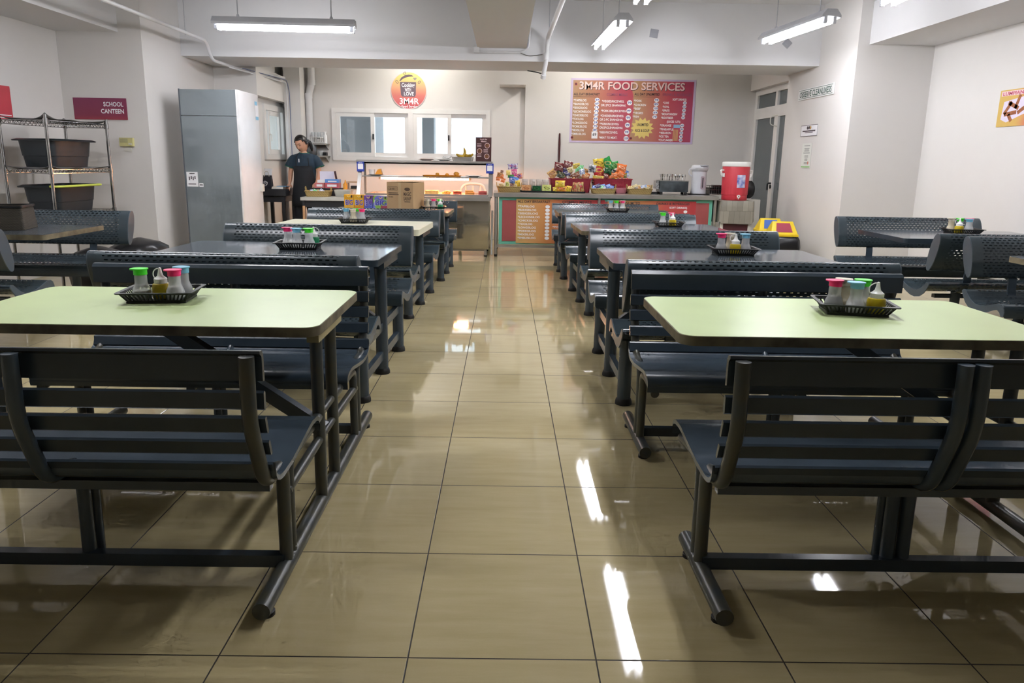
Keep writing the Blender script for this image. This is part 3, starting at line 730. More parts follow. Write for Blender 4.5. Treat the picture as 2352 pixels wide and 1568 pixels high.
def emblem():
    r = .284
    b = thing('wall_emblem', 'round orange emblem with a cooking pot above the kitchen window', 'sign', (-1.545, 11.494, 2.353))
    e = MB().lathe([(0,0),(r,0),(r,.006),(0,.006)], 64, T=Matrix.Rotation(pi/2, 4, 'X')).build('border', m_pale, b, 30)
    D = MB(); disc(D, 0, 0, r*.965, -.0075, 0, 64)
    D.build('disc', mat_grad('emblem_gradient', [(0,(196,72,84)),(.35,(206,112,104)),(.6,(226,168,130)),(.85,(232,206,128)),(1,(236,214,134))], 2), b, 0)
    k = r/590; U = lambda u, v: ((u-840)*k, (825-v)*k)
    P = MB()
    P.add([(a, -.0085, c) for a, c in [U(555,560),U(1088,560),U(1075,960),U(1040,1020),U(620,1020),U(585,960)]], [(0,1,2,3,4,5)])
    lid = [U(540,520),U(600,425),U(720,345),U(850,325),U(950,340),U(1010,378),U(860,395),U(720,430),U(620,485),U(560,540)]
    P.add([(a, -.0085, c) for a, c in lid] + [(U(740,400)[0], -.0085, U(740,400)[1])], [(i, (i+1) % 10, 10) for i in range(10)])
    for cu, cv, a, bb, rot in ((715,282,50,34,.6),(462,560,55,34,-.8),(1190,560,50,30,.8)):
        pts = []
        for q in range(13):
            t = 2*pi*q/12; x = a*cos(t); y = bb*sin(t); pts.append((*U(cu+x*cos(rot)+y*sin(rot), cv-x*sin(rot)+y*cos(rot)),))
        P.tube([(p[0], -.0085, p[1]) for p in pts], .0035, 6)
    P.build('pot', ink('pot_ink', (108,92,104)), b, 0)
    h = MB(); pts = []
    for q in range(24):
        t = 2*pi*q/24; x = 16*sin(t)**3; z = 13*cos(t)-5*cos(2*t)-2*cos(3*t)-cos(4*t); c = U(1050, 455); pts.append((c[0]+x*.0017, -.0085, c[1]+z*.0017))
    h.add(pts, [tuple(range(24))]); h.build('heart', ink('heart_ink', (150,140,140)), b, 0)
    letters('lettering', [('Cooking', U(610,0)[0], U(0,715)[1], .062, 'LEFT', .205), ('WITH', U(715,0)[0], U(0,860)[1], .054, 'LEFT', .098), ('LOVE', U(678,0)[0], U(0,985)[1], .055, 'LEFT', .155), ('3M4R', U(525,0)[0], U(0,1255)[1], .092, 'LEFT', .31), ('Food Service', U(600,0)[0], U(0,1365)[1], .036, 'LEFT', .25)], m_wht, b, -.0098)
emblem()

def flat_sign(name, label, loc, rz, w, h, m, th=.008, border=None):
    b = thing(name, label, 'sign', loc, rz)
    MB().box(-w/2, w/2, -th, 0, -h/2, h/2).build('panel', m, b)
    return b
b = flat_sign('wall_sign', 'maroon SCHOOL CANTEEN sign on the left alcove wall', (-4.517, 8.046, 1.787), 0, .588, .232, mat_grad('maroon_sign', [(0,(160,62,76)),(.2,(140,56,82)),(1,(134,58,92))], 2, .4))
letters('lettering', [('SCHOOL', .26, .028, .048, 'RIGHT', .22), ('CANTEEN', .265, -.048, .048, 'RIGHT', .255)], m_wht, b, -.0095)
# thermostat box under the sign
b = thing('wall_control', 'small yellowed control box on the wall right of the wire rack', 'switch', (-4.25, 8.046, 1.428))
MB().box(-.075, .075, -.035, 0, -.045, .048).build('case', mat('yellowed_plastic', (206,200,140), .45), b)
MB().box(-.065, .02, -.038, -.035, -.005, .038).build('display', mat('dull_display', (176,172,128), .3), b)
for x in (.035, .055): MB().cbox((x, -.037, -.02), (.016, .006, .016)).build('button', m_offwhite, b)
MB().box(-.04, .04, -.006, 0, -.10, -.06).build('lower_plate', m_offwhite, b)
# right column notices (wall x = 3.86, facing -x)
RZ = -pi/2
b = flat_sign('wall_sign', 'white OBSERVE CLEANLINESS sign on the right column', (3.857, 9.005, 2.183), RZ, 1.0, .132, mat('sign_white', (238,240,238), .35, 0, .02), .012)
F = MB(); 
for z in (-.052, .049): rect(F, -.48, .48, z, z+.006, -.0128)
F.build('rule', ink('green_ink', (40,84,72)), b, 0)
letters('lettering', [('OBSERVE CLEANLINESS', 0, -.034, .072, 'CENTER', .90)], ink('green_ink', (40,84,72)), b, -.0132)
b = flat_sign('notice', 'small framed white notice with black border on the right column', (3.857, 9.09, 1.722), RZ, .49, .14, m_wht, .004)
F = MB()
for a in ((-.245,.245,.064,.07),(-.245,.245,-.07,-.064),(-.245,-.239,-.07,.07),(.239,.245,-.07,.07)): rect(F, *a, -.0045)
disc(F, -.045, .035, .022, -.0046, 0, 16); disc(F, 0, .035, .022, -.0046, 0, 16); disc(F, .045, .035, .022, -.0046, 1, 16)
for z, w_ in ((.0, .19), (-.022, .12), (-.008, .19)): rect(F, -w_, w_, z-.004, z+.004, -.0046)
F.build('print', [m_dkgrey, ink('amber_ink', (190,150,80))], b, 0)
b = flat_sign('notice', 'tall pale paper notice with a green foot on the right column', (3.857, 9.1, 1.41), RZ, .28, .31, mat('notice_paper', (228,230,224), .6, 0, .03), .003)
F = MB()
for k, (z, w_) in enumerate(((.125,.09),(.09,.08),(.075,.07),(.06,.08),(.035,.1),(.0,.06),(-.015,.06),(-.04,.05),(-.055,.05),(-.085,.06),(-.10,.06))): rect(F, -w_+.01, w_, z-.005, z+.004, -.0035)
rect(F, -.13, .13, -.148, -.13, -.0035, 1); disc(F, .07, -.09, .02, -.0036, 2, 12)
F.build('print', [ink('grey_ink', (150,152,150)), ink('leaf_ink', (150,196,130)), ink('coral_ink', (206,130,110))], b, 0)
# posters on the side walls
b = thing('poster', 'poster of fried spring rolls on the right wall, cut by the frame', 'poster', (4.706, 6.50, 1.845), RZ)
W, H = .74, .335
MB().box(-W/2, W/2, -.003, 0, -H/2, H/2).build('sheet', mat_grad('poster_gradient', [(0,(214,180,96)),(.35,(216,176,96)),(.62,(206,96,100)),(1,(196,60,96))], 0, .4, .15), b)
rect(MB(), -W/2+.02, W/2-.02, H/2-.055, H/2-.012, -.0034).build('title_band', m_pale, b, 0)
letters('lettering', [('LUMPIANG SHANGHAI', 0, H/2-.05, .032, 'CENTER', .66)], ink('rose_ink', (196,60,100)), b, -.004)
P = MB(); P.add([(-.32,-.004,-.10),(-.24,-.004,-.13),(.02,-.004,-.05),(.12,-.004,.06),(.0,-.004,.10),(-.3,-.004,.06)], [(0,1,2,3,4,5)]); P.build('plate_picture', ink('plate_ink', (226,216,236)), b, 0)
Q = MB()
for x, z, a, L_ in ((-.24,.0,.9,.14),(-.17,.02,-.4,.15),(-.12,.05,1.2,.13),(-.2,-.05,.1,.16),(-.05,-.02,.5,.13),(-.2,-.09,-.9,.08)):
    c, s_ = cos(a)*L_/2, sin(a)*L_/2; n_ = Vector((-s_, c)).normalized()*.018
    Q.add([(x-c-n_.x,-.0045,z-s_-n_.y),(x+c-n_.x,-.0045,z+s_-n_.y),(x+c+n_.x,-.0045,z+s_+n_.y),(x-c+n_.x,-.0045,z-s_+n_.y)], [(0,1,2,3)])
Q.build('roll_picture', mat('roll_ink', (176,110,60), .5, 0, 0, 30, c2=(136,70,44)), b, 0)
T = MB()
for k in range(4): rect(T, .1, .3-.03*k, -.09-.022*k, -.08-.022*k, -.0042)
T.build('small_print', m_wht, b, 0)
b = thing('poster', 'red poster with a round food photo on the left wall, cut by the frame', 'poster', (-4.926, 6.86, 1.77), pi/2)
W = .68
MB().box(-W/2, W/2, -.003, 0, -.165, .165).build('sheet', mat('red_poster', (206,70,82), .4, 0, .05), b)
D = MB(); disc(D, .05, .03, .125, -.0036, 0, 32); disc(D, .05, .03, .108, -.0042, 1, 32); rect(D, -.3, .32, -.12, -.112, -.004); rect(D, -.3, .3, -.145, -.137, -.004)
D.build('picture', [m_wht, mat('dish_ink', (110,96,104), .5, 0, 0, 18, c2=(176,150,130))], b, 0)
# ------------------------------------------------------------------ food warmer (serving counter)
def food_warmer():
    t = thing('food_warmer', 'stainless steel food warmer with glowing lamp shelf and slanted posts', 'food counter', (0, 0, 0))
    x0, x1, y0, y1 = -1.97, -.19, 9.40, 10.15
    # bowed front
    n = 14; pr = [(y0+.03-.022*sin(pi*k/n), .10+(.76-.10)*k/n) for k in range(n+1)]
    F = MB().strip(pr, x0+.03, x1-.02, nx=1); F.strip([(p[0]+.012, p[1]) for p in pr], x0+.03, x1-.02)
    F.build('front_panel', m_mirror, t, 60)
    for x in (x0+.03, x1-.03): MB().box(x, x+.012, y0+.03, y1, .10, .76).build('side_panel', m_steel, t)
    MB().box(x0, x1, y0, y1, .76, .803).box(x0, x1, y0-.012, y0, .752, .80).build('worktop', m_steel, t)
    W = MB(); W.box(x0+.1, x1-.04, y0+.06, y0+.085, .803, .835).box(x0+.1, x1-.04, y1-.1, y1-.075, .803, .835).box(x0+.1, x0+.12, y0+.085, y1-.1, .803, .835).box(x1-.06, x1-.04, y0+.085, y1-.1, .803, .835).box(x0+.12, x1-.06, y0+.085, y1-.1, .803, .809)
    W.build('food_well', m_steel, t)
    for x in (x0+.06, x1-.06):
        for y in (y0+.06, y1-.06):
            L = MB().tube([(x, y, .02), (x, y, .12)], .019, 12).build('leg', m_steel, t)
            MB().lathe([(0,0),(.022,0),(.022,.02),(0,.02)], 12, (x, y, 0)).build('rubber_foot', m_rubber, L)
    MB().box(x0+.06, x1-.06, y0+.05, y0+.075, .075, .098).build('lower_rail', m_steel, t)
    for x in (x0-.03, x1-.035):
        MB().beam((x+.03, y0+.08, .80), (x+.03, y0+.30, 1.235), .05, .035, up=(0,1,0)).build('slanted_post', m_steel, t)
        MB().beam((x+.045, y1-.25, .80), (x+.045, y1-.25, 1.235), .03, .03, up=(0,1,0)).build('rear_post', m_steel, t)
    MB().box(x0-.05, x1+.02, 9.64, 10.05, 1.225, 1.243).box(x0-.05, x1+.02, 9.64, 9.66, 1.222, 1.27).box(x0-.05, x1+.02, 9.67, 10.05, 1.255, 1.272).build('top_shelf', m_steel, t)
    MB().box(x0, x1-.02, 9.62, 10.0, 1.046, 1.06).build('middle_shelf', m_steel, t)
    MB().tube([(-1.70, 9.74, 1.026), (-.50, 9.74, 1.026)], .013, 12).build('heat_lamp_tube', m_heat, t)
    for x in (-1.72, -.48): MB().cbox((x, 9.74, 1.03), (.03, .03, .03)).build('lamp_holder', m_offwhite, t)
food_warmer()
for x, y, s in ((-1.955, 9.60, 'left'), (-.205, 9.60, 'right')):
    b = thing('payment_sign', f'small blue payment sign on the {s} post of the food warmer', 'sign', (x, y, 1.18))
    MB().box(-.05, .05, -.004, 0, -.066, .066).build('card', mat('royal_blue_card', (48,72,176), .35), b)
    rect(MB(), -.036, .036, -.034, .038, -.0045).build('white_square', m_wht, b, 0)
    letters('lettering', [('GCash', 0, .046, .012, 'CENTER', .05)], m_wht, b, -.005)

m_plate_w = mat('white_plate', (236,232,228), .3, 0, .03); m_melamine = mat('pinkish_plate', (226,206,200), .35, 0, .04)
def plate(label, x, y, z, r, m=None):
    o = MB().lathe([(0,0),(r*.55,0),(r*.6,.003),(r*.98,.016),(r,.018),(r*.96,.0185),(r*.6,.007),(0,.005)], 28, (0,0,0)).build('plate', m or m_plate_w, loc=(x, y, z+.001)); return tag(o, label, 'plate')
def blob(mb, c, r, seed=0, amp=.25, sq=.5):
    R = random.Random(seed); rings = []
    ph = [R.uniform(0, 6.28) for _ in range(4)]
    for i in range(1, 7):
        th = pi*i/7; ring = []
        for k in range(12):
            a = 2*pi*k/12; q = 1 + amp*sin(3*a+ph[0])*sin(2*th+ph[1]) + amp*.6*sin(5*a+ph[2])*sin(3*th+ph[3])
            ring.append((c[0]+r*q*sin(th)*cos(a), c[1]+r*q*sin(th)*sin(a), c[2]+r*sq*(1-cos(th))))
        rings.append(ring)
    return mb.loft(rings)
TS = 1.2725
plate('pinkish plate on the warmer top shelf, leftmost', -1.09, 9.84, TS, .115, m_melamine)
o = plate('second pinkish plate stacked on the leftmost top-shelf plate', -1.085, 9.84, TS+.008, .10, m_melamine)
plate('plate with crumpled film on the warmer top shelf, beside the banana pan', -.845, 9.84, TS, .105)
F = MB(); blob(F, (0,0,0), .055, 3, .5, .55); o = F.build('plastic_film', mat_plastic('clear_film', (236,236,236), .45), loc=(-.81, 9.84, TS+.0205)); tag(o, 'crumpled clear film lying on the plate beside the banana pan', 'plastic wrap')
o = MB().loft([[(x, y, 0) for x, y in rrect(-.135, .135, -.085, .085, .02)], [(x, y, .058) for x, y in rrect(-.148, .148, -.098, .098, .02)], [(x, y, .058) for x, y in rrect(-.142, .142, -.092, .092, .02)], [(x, y, .008) for x, y in rrect(-.128, .128, -.078, .078, .02)]]).build('food_pan', m_steel, loc=(-.585, 9.84, TS+.0005)); tag(o, 'stainless food pan holding bananas on the warmer top shelf', 'pan')
m_ban = mat('banana_skin', (206,170,50), .5, 0, 0, 14, c2=(150,120,30)); m_btip = mat('banana_tip', (70,52,26), .7)
def banana(a0, tilt, label, dx, dz):
    pts = []; rs = []
    for k in range(11):
        t = k/10; ang = -.75+1.5*t; pts.append((.10*sin(ang), 0, .10*(1-cos(ang)))); rs.append(.004+.017*sin(pi*min(1, max(0, t*.92+.04)))**.6)
    T = Matrix.Rotation(a0, 4, 'Z') @ Matrix.Rotation(tilt, 4, 'Y')
    b = thing('banana', label, 'banana', (-.56+dx, 9.83, TS+.052+dz), 0, 'bananas in the pan')
    MB().tube([T @ Vector(p) for p in pts], rs, 8).build('skin', m_ban, b)
    MB().tube([T @ Vector(pts[-1]), T @ (Vector(pts[-1])*1.18)], .0055, 7).build('stem', m_btip, b)
banana(.3, -1.35, 'banana standing upright in the pan', .0, .05)
banana(.1, .1, 'banana lying at the left of the pan, tip raised', -.05, .012)
banana(pi-.2, .15, 'spotted banana curling to the right of the pan', .055, .014)
banana(-.9, .2, 'banana half hidden behind the others in the pan', .03, .022)
b = thing('menu_stand', 'tall maroon menu card standing at the right end of the warmer', 'menu card', (-.30, 9.84, TS))
MB().box(-.108, .108, -.004, .004, 0, .325).box(-.108, .108, -.03, .03, 0, .006).build('card', mat('maroon_card', (84,50,50), .35, 0, .05), b)
letters('lettering', [('Snack Bar', 0, .292, .016, 'CENTER', .10), ('Menu', 0, .262, .022, 'CENTER', .07)], m_pale, b, -.0048)
D = MB()
for x, z in ((.05,.215),(-.055,.14),(.045,.07)): disc(D, x, z, .036, -.0046, 0, 24); disc(D, x, z, .030, -.005, 1, 24)
for x0, z in ((-.09,.235),(-.09,.215),(-.09,.2),(.0,.16),(.0,.14),(.0,.125),(-.09,.085),(-.09,.065)): rect(D, x0, x0+.06, z, z+.006, -.0047)
D.build('print', [m_pale, mat('dish_photo', (150,100,60), .5, 0, 0, 40, c2=(90,50,40))], b, 0)

MS = 1.0605
plate('white plate with foam cup at the left of the heated shelf', -1.78, 9.75, MS, .115)
o = MB().lathe([(0,0),(.034,0),(.045,.075),(.042,.075),(.032,.004),(0,.004)], 18).build('foam_cup', m_plate_w, loc=(-1.83, 9.75, MS+.0085)); tag(o, 'white foam cup on the plate of the heated shelf', 'cup')
b = MB().prism([(-.055,0),(.05,0),(.03,.085),(-.01,.075)], 'y', -.035, .035).build('cake_slice', mat('orange_cake', (240,160,40), .5), loc=(-1.735, 9.75, MS+.0085)); tag(b, 'orange wedge of cake beside the foam cup', 'food')
o = MB().loft([[(x, y, 0) for x, y in rrect(-.25, .25, -.09, .09, .03)], [(x, y, .018) for x, y in rrect(-.265, .265, -.10, .10, .03)], [(x, y, .018) for x, y in rrect(-.258, .258, -.093, .093, .03)], [(x, y, .004) for x, y in rrect(-.245, .245, -.085, .085, .03)]]).build('serving_tray', mat('amber_tray', (240,150,30), .35), loc=(-.865, 9.75, MS+.0005)); tag(o, 'long amber tray of snacks on the heated shelf', 'tray')
for x, s, lab in ((-.93, .026, 'small fried snack at the left of the amber tray'), (-.80, .024, 'small fried snack in the middle of the amber tray'), (-.67, .036, 'larger peaked snack at the right of the amber tray')):
    F = MB(); blob(F, (0,0,0), s, int(x*100), .3, .9); o = F.build('fried_snack', mat('golden_crust', (236,166,60), .6, 0, .1, 30), loc=(x, 9.75, MS+.005)); tag(o, lab, 'food')
plate('white plate at the right of the heated shelf', -.43, 9.75, MS, .115)
FW = .8095
spec = [(-.99, 'golden bread loaf in the food well', (240,190,110), .085, .5), (-.80, 'heap of fried dumplings in the food well', (232,170,84), .075, .42), (-.645, 'flat pile of red sausages in the food well', (210,90,60), .07, .3), (-.30, 'dark pink sausage pile at the right of the food well', (176,80,76), .065, .5)]
for k, (x, lab, c, r, sq) in enumerate(spec):
    F = MB()
    if k == 0: F.prism(rrect(-.09,.09,-.05,.05,.02), 'z', 0, .062)
    elif k == 2 or k == 3:
        for q in range(6): F.tube(smooth([(-.055+.01*(q%2), -.03+.03*(q%3), .016+.028*(q//3)), (0, -.026+.03*(q%3), .02+.028*(q//3)), (.055, -.03+.03*(q%3), .016+.028*(q//3))], 3), .0155, 8)
    else:
        for q in range(7): blob(F, (rnd.uniform(-.05,.05), rnd.uniform(-.03,.03), .01*(q%2)), .03, q, .3, .9)
    p = plate(['white plate under the bread loaf','white plate under the fried dumplings','white plate under the red sausages','white plate under the dark pink sausages'][k], x, 9.58, FW, .095)
    o = F.build('cooked_food', mat(f'cooked_food_{k}', c, .5, 0, .12, 30), loc=(x, 9.58, FW+.006+.001)); tag(o, lab, 'food')
p = plate('white plate under the stacked spring rolls', -.48, 9.58, FW, .095)
for k in range(7):
    o = MB().tube([(-.055, 0, 0), (.055, 0, 0)], .011, 10).build('spring_roll', mat('roll_crust', (226,160,80), .55, 0, .1, 30) if k == 0 else bpy.data.materials['roll_crust'])
    o.location = (-.48+.006*(k%3), 9.56+.024*(k%3), FW+.0205+.0225*(k//3)); o.rotation_euler = (0, 0, rnd.uniform(-.12,.12)); tag(o, 'golden spring roll in the stacked pile at the right of the food well', 'food', 'spring rolls in the food well')

# plastic chair behind the warmer
def mono_chair():
    t = thing('plastic_chair', 'white plastic armchair behind the food warmer', 'chair', (-.46, 10.62, 0), .1)
    m = mat('chair_plastic', (228,222,214), .4, 0, .03)
    MB().prism(rrect(-.22,.22,-.22,.22,.06), 'z', .41, .43).build('seat', m, t)
    for x in (-.2, .2):
        for y in (-.2, .2): MB().tube([(x*1.08, y*1.08, 0), (x, y, .42)], [.017,.024], 10).build('leg', m, t)
        MB().tube(smooth([(x, -.2, .42), (x*1.1, -.2, .62), (x*1.1, .0, .64), (x*.95, .2, .64)], 5), .018, 8).build('armrest', m, t)
    B = MB(); B.tube(smooth([(-.2,.2,.42),(-.2,.23,.75),(-.15,.26,.90),(0,.27,.93),(.15,.26,.90),(.2,.23,.75),(.2,.2,.42)], 6), .02, 10)
    for x in (-.09, 0, .09): B.tube(smooth([(x*.5,.2,.43),(x*1.1,.235,.68),(x*1.3,.262,.90)], 5), .016, 8)
    B.build('backrest', m, t)
mono_chair()

# ------------------------------------------------------------------ turquoise snack counter
CT = .86
def snack_counter():
    t = thing('snack_counter', 'long turquoise snack counter with steel top and menu panels', 'counter', (0, 0, 0))
    x0, x1, y0, y1 = -.15, 2.89, 9.47, 10.45
    m_turq = mat('turquoise_board', (112,196,172), .4, 0, .05); m_redp = mat('dull_red_panel', (166,84,84), .4, 0, .05)
    MB().box(x0, x1, y0, y1, CT-.045, CT).box(x0, x1, y0-.006, y0, CT-.05, CT-.003).build('worktop', m_steel, t)
    F = MB(); yy = y0+.05
    F.box(-.075, 2.825, yy, yy+.02, .17, CT-.046).box(-.075, -.055, yy+.02, y1-.05, .17, CT-.046).box(2.805, 2.825, yy+.02, y1-.05, .17, CT-.046)
    F.build('front_board', m_turq, t)
    MB().box(-.03, 2.78, yy-.006, yy, .21, .765).build('inset_panel', m_redp, t)
    for x in (-.115, 1.28, 2.855):
        for y in (y0+.03, y1-.06):
            L = MB().tube([(x, y, .03), (x, y, CT-.046)], .02, 12).build('leg', m_steel, t)
            MB().lathe([(0,0),(.021,0),(.021,.03),(0,.03)], 12, (x, y, 0)).build('rubber_foot', m_rubber, L)
    MB().box(x0+.03, x1-.03, y0+.015, y0+.045, .125, .165).build('lower_rail', m_steel, t)
    # two menu panels
    orange = mat_grad('menu_panel_gradient', [(0,(206,168,106)),(.35,(206,140,86)),(.65,(192,84,76)),(1,(184,64,70))], 0, .35, .1)
    for X, W, right in ((.16, 1.2, False), (1.40, 1.2, True)):
        MB().box(X, X+W, yy-.011, yy-.007, .185, .785).build('menu_panel', orange, t)
        T = []; Y = yy-.0125; z = .735
        if not right:
            letters('panel_heading', [('ALL DAY BREAKFAST', X+.02, z, .034, 'LEFT', .44), ('COMBO MEALS', X+.62, z, .034, 'LEFT', .4)], m_dkgrey, t, Y)
            for k, s in enumerate(('TAPSILOG','BANGSILOG','SISIGSILOG','LECHONSILOG','CHICKSILOG','TOCILOG','LONGSILOG','PORKSILOG','MIXSILOG','EMBUSILOG')):
                T.append(('*'+s, X+.025, z-.062-k*.0475, .026, 'LEFT', .026*(len(s)+1)*.95))
            for k, s in enumerate(('*VEGIES/RICE/VEG.','OR 2PCS SHANGHAI.','*PORK BBQ/RICE/VEG','*CHICKEN/RICE/VEG.','OR 2-PC SHANGHAI.','*PORK/RICE/VEG.','OR/2PCS.SHANGHAI.','*BEEF/RICE/VEG.','*MEAT TO MEAT.')):
                T.append((s, X+.50, z-.075-k*.052, .026, 'LEFT', .36))
            D = MB()
            for k in range(10): disc(D, X+.425, z-.05-k*.0475, .021, Y-.0004, 0, 18, 1.5)
            for k in range(6): disc(D, X+1.0, z-.07-k*.08, .028, Y-.0004, 0, 18, 1.2)
            D.build('price_disc', m_wht, t, 0)
        else:
            letters('panel_heading', [('ALL DAY UNLIMITED', X+.02, z, .034, 'LEFT', .42), ('DRINKS & BEVERAGES', X+.66, z, .03, 'LEFT', .45)], m_dkgrey, t, Y)
            T += [('SOFT DRINKS)', X+.84, z-.05, .026, 'LEFT', .24)]
            for k, s in enumerate(('PORK','CHICKEN','BEEF','VEGIES','FISH')): T.append(('*'+s, X+.025, z-.08-k*.055, .028, 'LEFT', .03*len(s)))
            for k, s in enumerate(('COKE','ROYAL','SPRITE','MOUNTAINDEW','ROOTBEER')): T.append(('*'+s, X+.66, z-.1-k*.05, .026, 'LEFT', .024*(len(s)+1)))
            D = MB(); [disc(D, X+1.06, z-.09-k*.05, .02, Y-.0004, 0, 18, 1.3) for k in range(5)]; D.build('price_disc', m_wht, t, 0)
        letters('panel_text', T, m_wht, t, Y)
snack_counter()
# a white broom handle leaning in the gap
o = MB().tube([(-.17, 9.52, .02), (-.165, 9.56, .62)], .012, 10).build('white_pole', m_white); tag(o, 'thin white pole standing between the warmer and the snack counter', 'pole')

# baskets, crates and packets
m_wick = mat_weave('wicker', (190,164,104), (120,96,52), 24)
def basket(label, x, y, z, w, d, h, handles=True):
    t = thing('wicker_basket', label, 'basket', (x, y, z+.001), 0, 'wicker baskets on the counters')
    k = 1.12; r = .03
    R = lambda s_, zz, i=0: [(a, b, zz) for a, b in rrect(-w/2*s_+i, w/2*s_-i, -d/2*s_+i, d/2*s_-i, r)]
    MB().loft([R(1,0), R(1.04,h*.3), R(1.08,h*.65), R(k,h), R(k,h,.008), R(1.04,h*.3,.008), R(1,.008,.008)]).build('body', m_wick, t, 50)
    MB().tube([Vector(p) for p in R(k,h)] + [Vector(R(k,h)[0])], .006, 8).build('rim', m_wick, t)
    if handles:
        for s in (-1, 1): MB().tube(smooth([(s*w/2*k, -d*.16, h), (s*w/2*1.16, -.02, h+.05), (s*w/2*1.16, .02, h+.05), (s*w/2*k, d*.16, h)], 5), .0055, 8).build('handle', m_wick, t)
    return t
basket('wicker basket heaped with bread packs at the left end of the snack counter', .06, 9.88, CT, .30, .20, .072)
basket('wicker basket of blue sachets in front of the red crates', 1.375, 9.85, CT, .305, .20, .066)
basket('wicker basket of tan sachets at the right of the red crates', 1.88, 9.85, CT, .305, .20, .070)
m_crate = mat('maroon_crate', (158,50,66), .4, 0, .06)
def crate(label, x, y, z, w, d, h):
    t = thing('plastic_crate', label, 'crate', (x, y, z+.001))
    R = lambda s_, zz, i=0: [(a, b, zz) for a, b in rrect(-w/2*s_+i, w/2*s_-i, -d/2*s_+i, d/2*s_-i, .03)]
    b = MB().loft([R(.92,0), R(1,h), R(1,h,.005), R(.92,.005,.005)])
    b.build('body', m_crate, t, 40)
    M = MB().loft([R(1.0,h-.012,-.002), R(1.03,h-.012), R(1.03,h), R(1.0,h,.002)], caps=False); M.build('rim', m_crate, t, 30)
    G = MB()
    for j in range(7):
        G.tube([(p[0], p[1], p[2]) for p in R(.935+.008*j, .03+j*.024, -.002)], .0022, 5, caps=False)
    for i in range(19):
        u = -.44+.88*i/18
        G.beam((u*w*.94, -d/2*.935-.002, .02), (u*w*.99, -d/2*.99-.002, h-.012), .006, .004, up=(0,1,0))
    G.build('lattice', m_crate, t, 30)
crate('maroon plastic crate of brown and purple snack packets', .935, 10.19, CT, .59, .36, .195)
crate('maroon plastic crate of yellow, green and orange chip packets', 1.535, 10.19, CT, .55, .36, .20)

PC = {'maroon': [(104,40,46),(120,52,52),(220,200,190)], 'navy': [(40,40,84),(58,52,110),(210,200,210)], 'cream': [(214,196,140),(226,214,170),(120,80,50)], 'gold': [(196,170,60),(220,196,90),(70,90,40)], 'mint': [(96,196,126),(150,220,160),(240,250,240)], 'white_blue': [(226,232,240),(120,150,200),(60,80,130)], 'tan': [(190,140,90),(206,170,110),(110,60,40)], 'olive': [(84,88,50),(130,124,60),(200,190,110)], 'dark': [(40,46,44),(70,80,60),(150,140,90)], 'brown': [(112,66,56),(140,90,70),(216,196,176)], 'orange_tan': [(206,140,70),(170,80,50),(230,210,170)], 'silver': [(196,190,184),(150,140,140),(90,70,70)], 'bw': [(40,44,58),(220,220,224),(90,96,110)], 'yellow': [(226,190,50),(236,212,90),(120,90,40)], 'red': [(186,46,54),(200,60,60),(226,190,60)], 'green': [(30,130,60),(50,160,80),(206,200,110)], 'darkgreen': [(16,66,40),(24,90,50),(60,120,60)], 'orange': [(226,110,50),(236,130,66),(250,220,180)], 'blue': [(50,90,180),(90,140,210),(230,240,250)], 'black': [(28,28,32),(50,50,54),(110,110,110)], 'orangepack': [(230,120,50),(240,190,60),(60,70,60)], 'redgreen': [(190,50,56),(200,190,120),(90,110,50)], 'caramel': [(200,140,90),(220,170,120),(150,90,60)], 'navy_white': [(60,56,140),(230,226,240),(200,80,90)], 'pale_yellow': [(240,214,120),(246,226,150),(226,190,80)], 'pink': [(206,60,130),(226,120,170),(250,220,210)], 'violet': [(140,60,140),(230,150,90),(210,170,200)], 'lime': [(200,210,110),(220,226,150),(90,90,40)]}
_pk = {}
PN = {'bw': 'black and white', 'white_blue': 'white and blue', 'orange_tan': 'orange and tan', 'dark': 'dark', 'orangepack': 'bright orange', 'redgreen': 'red-topped clear', 'navy_white': 'navy and white', 'pale_yellow': 'pale yellow', 'darkgreen': 'dark green'}
def packet_mesh(key, w, h, name):
    R = random.Random(hash(key) % 97 if False else sum(map(ord, key))*7 + int(w*1000)); n = 11; th = min(w, h)*.19
    ph = [R.uniform(0, 6.28) for _ in range(6)]; vs = []; fs = []
    for side in (-1, 1):
        for j in range(n):
            for i in range(n):
                u = -1+2*i/(n-1); v = -1+2*j/(n-1)
                e = (1-abs(u)**3)**.8*(1-abs(v)**2.2)**.8 if abs(u) < 1 and abs(v) < 1 else 0
                cr = 1 + .22*sin(5*u+ph[0])*sin(4*v+ph[1]) + .12*sin(11*u+ph[2]+3*v)
                sh = 1 - .10*(1-v*v)*abs(u)
                x = w/2*u*sh*(1+.03*sin(9*v+ph[3])); z = h/2*v*(1+.03*sin(8*u+ph[4]))
                y = side*th*e*cr + .012*sin(2.5*u+ph[5])*w*2 + (.02*w*sin(40*u) if abs(v) == 1 else 0)
                vs.append((x, y, z))
    N = n*n
    for s in (0, 1):
        for j in range(n-1):
            for i in range(n-1):
                a = s*N + j*n+i; fs.append((a, a+1, a+n+1, a+n))
    M_ = MB().add(vs, fs)
    key_m = 'printed_film_' + key
    m = bpy.data.materials.get(key_m) or mat_pack(key_m, PC[key][0], PC[key][1], PC[key][2])
    return M_.build(name, m, ang=70)
def packet(key, x, y, z, w, h, deg, place, group, name='snack_packet', tilt=0):
    k = (key, round(w, 2), round(h, 2))
    c = PN.get(key, key.replace('_', ' '))
    lab = f'{c} {name.replace("_", " ")} {place}'
    if k in _pk: o = _pk[k].copy(); COL.objects.link(o)
    else: o = packet_mesh(key, w, h, name); _pk[k] = o
    o.location = (x, y, z); o.rotation_euler = (tilt, radians(deg), rnd.uniform(-.25, .25))
    tag(o, lab, 'snack', group); return o
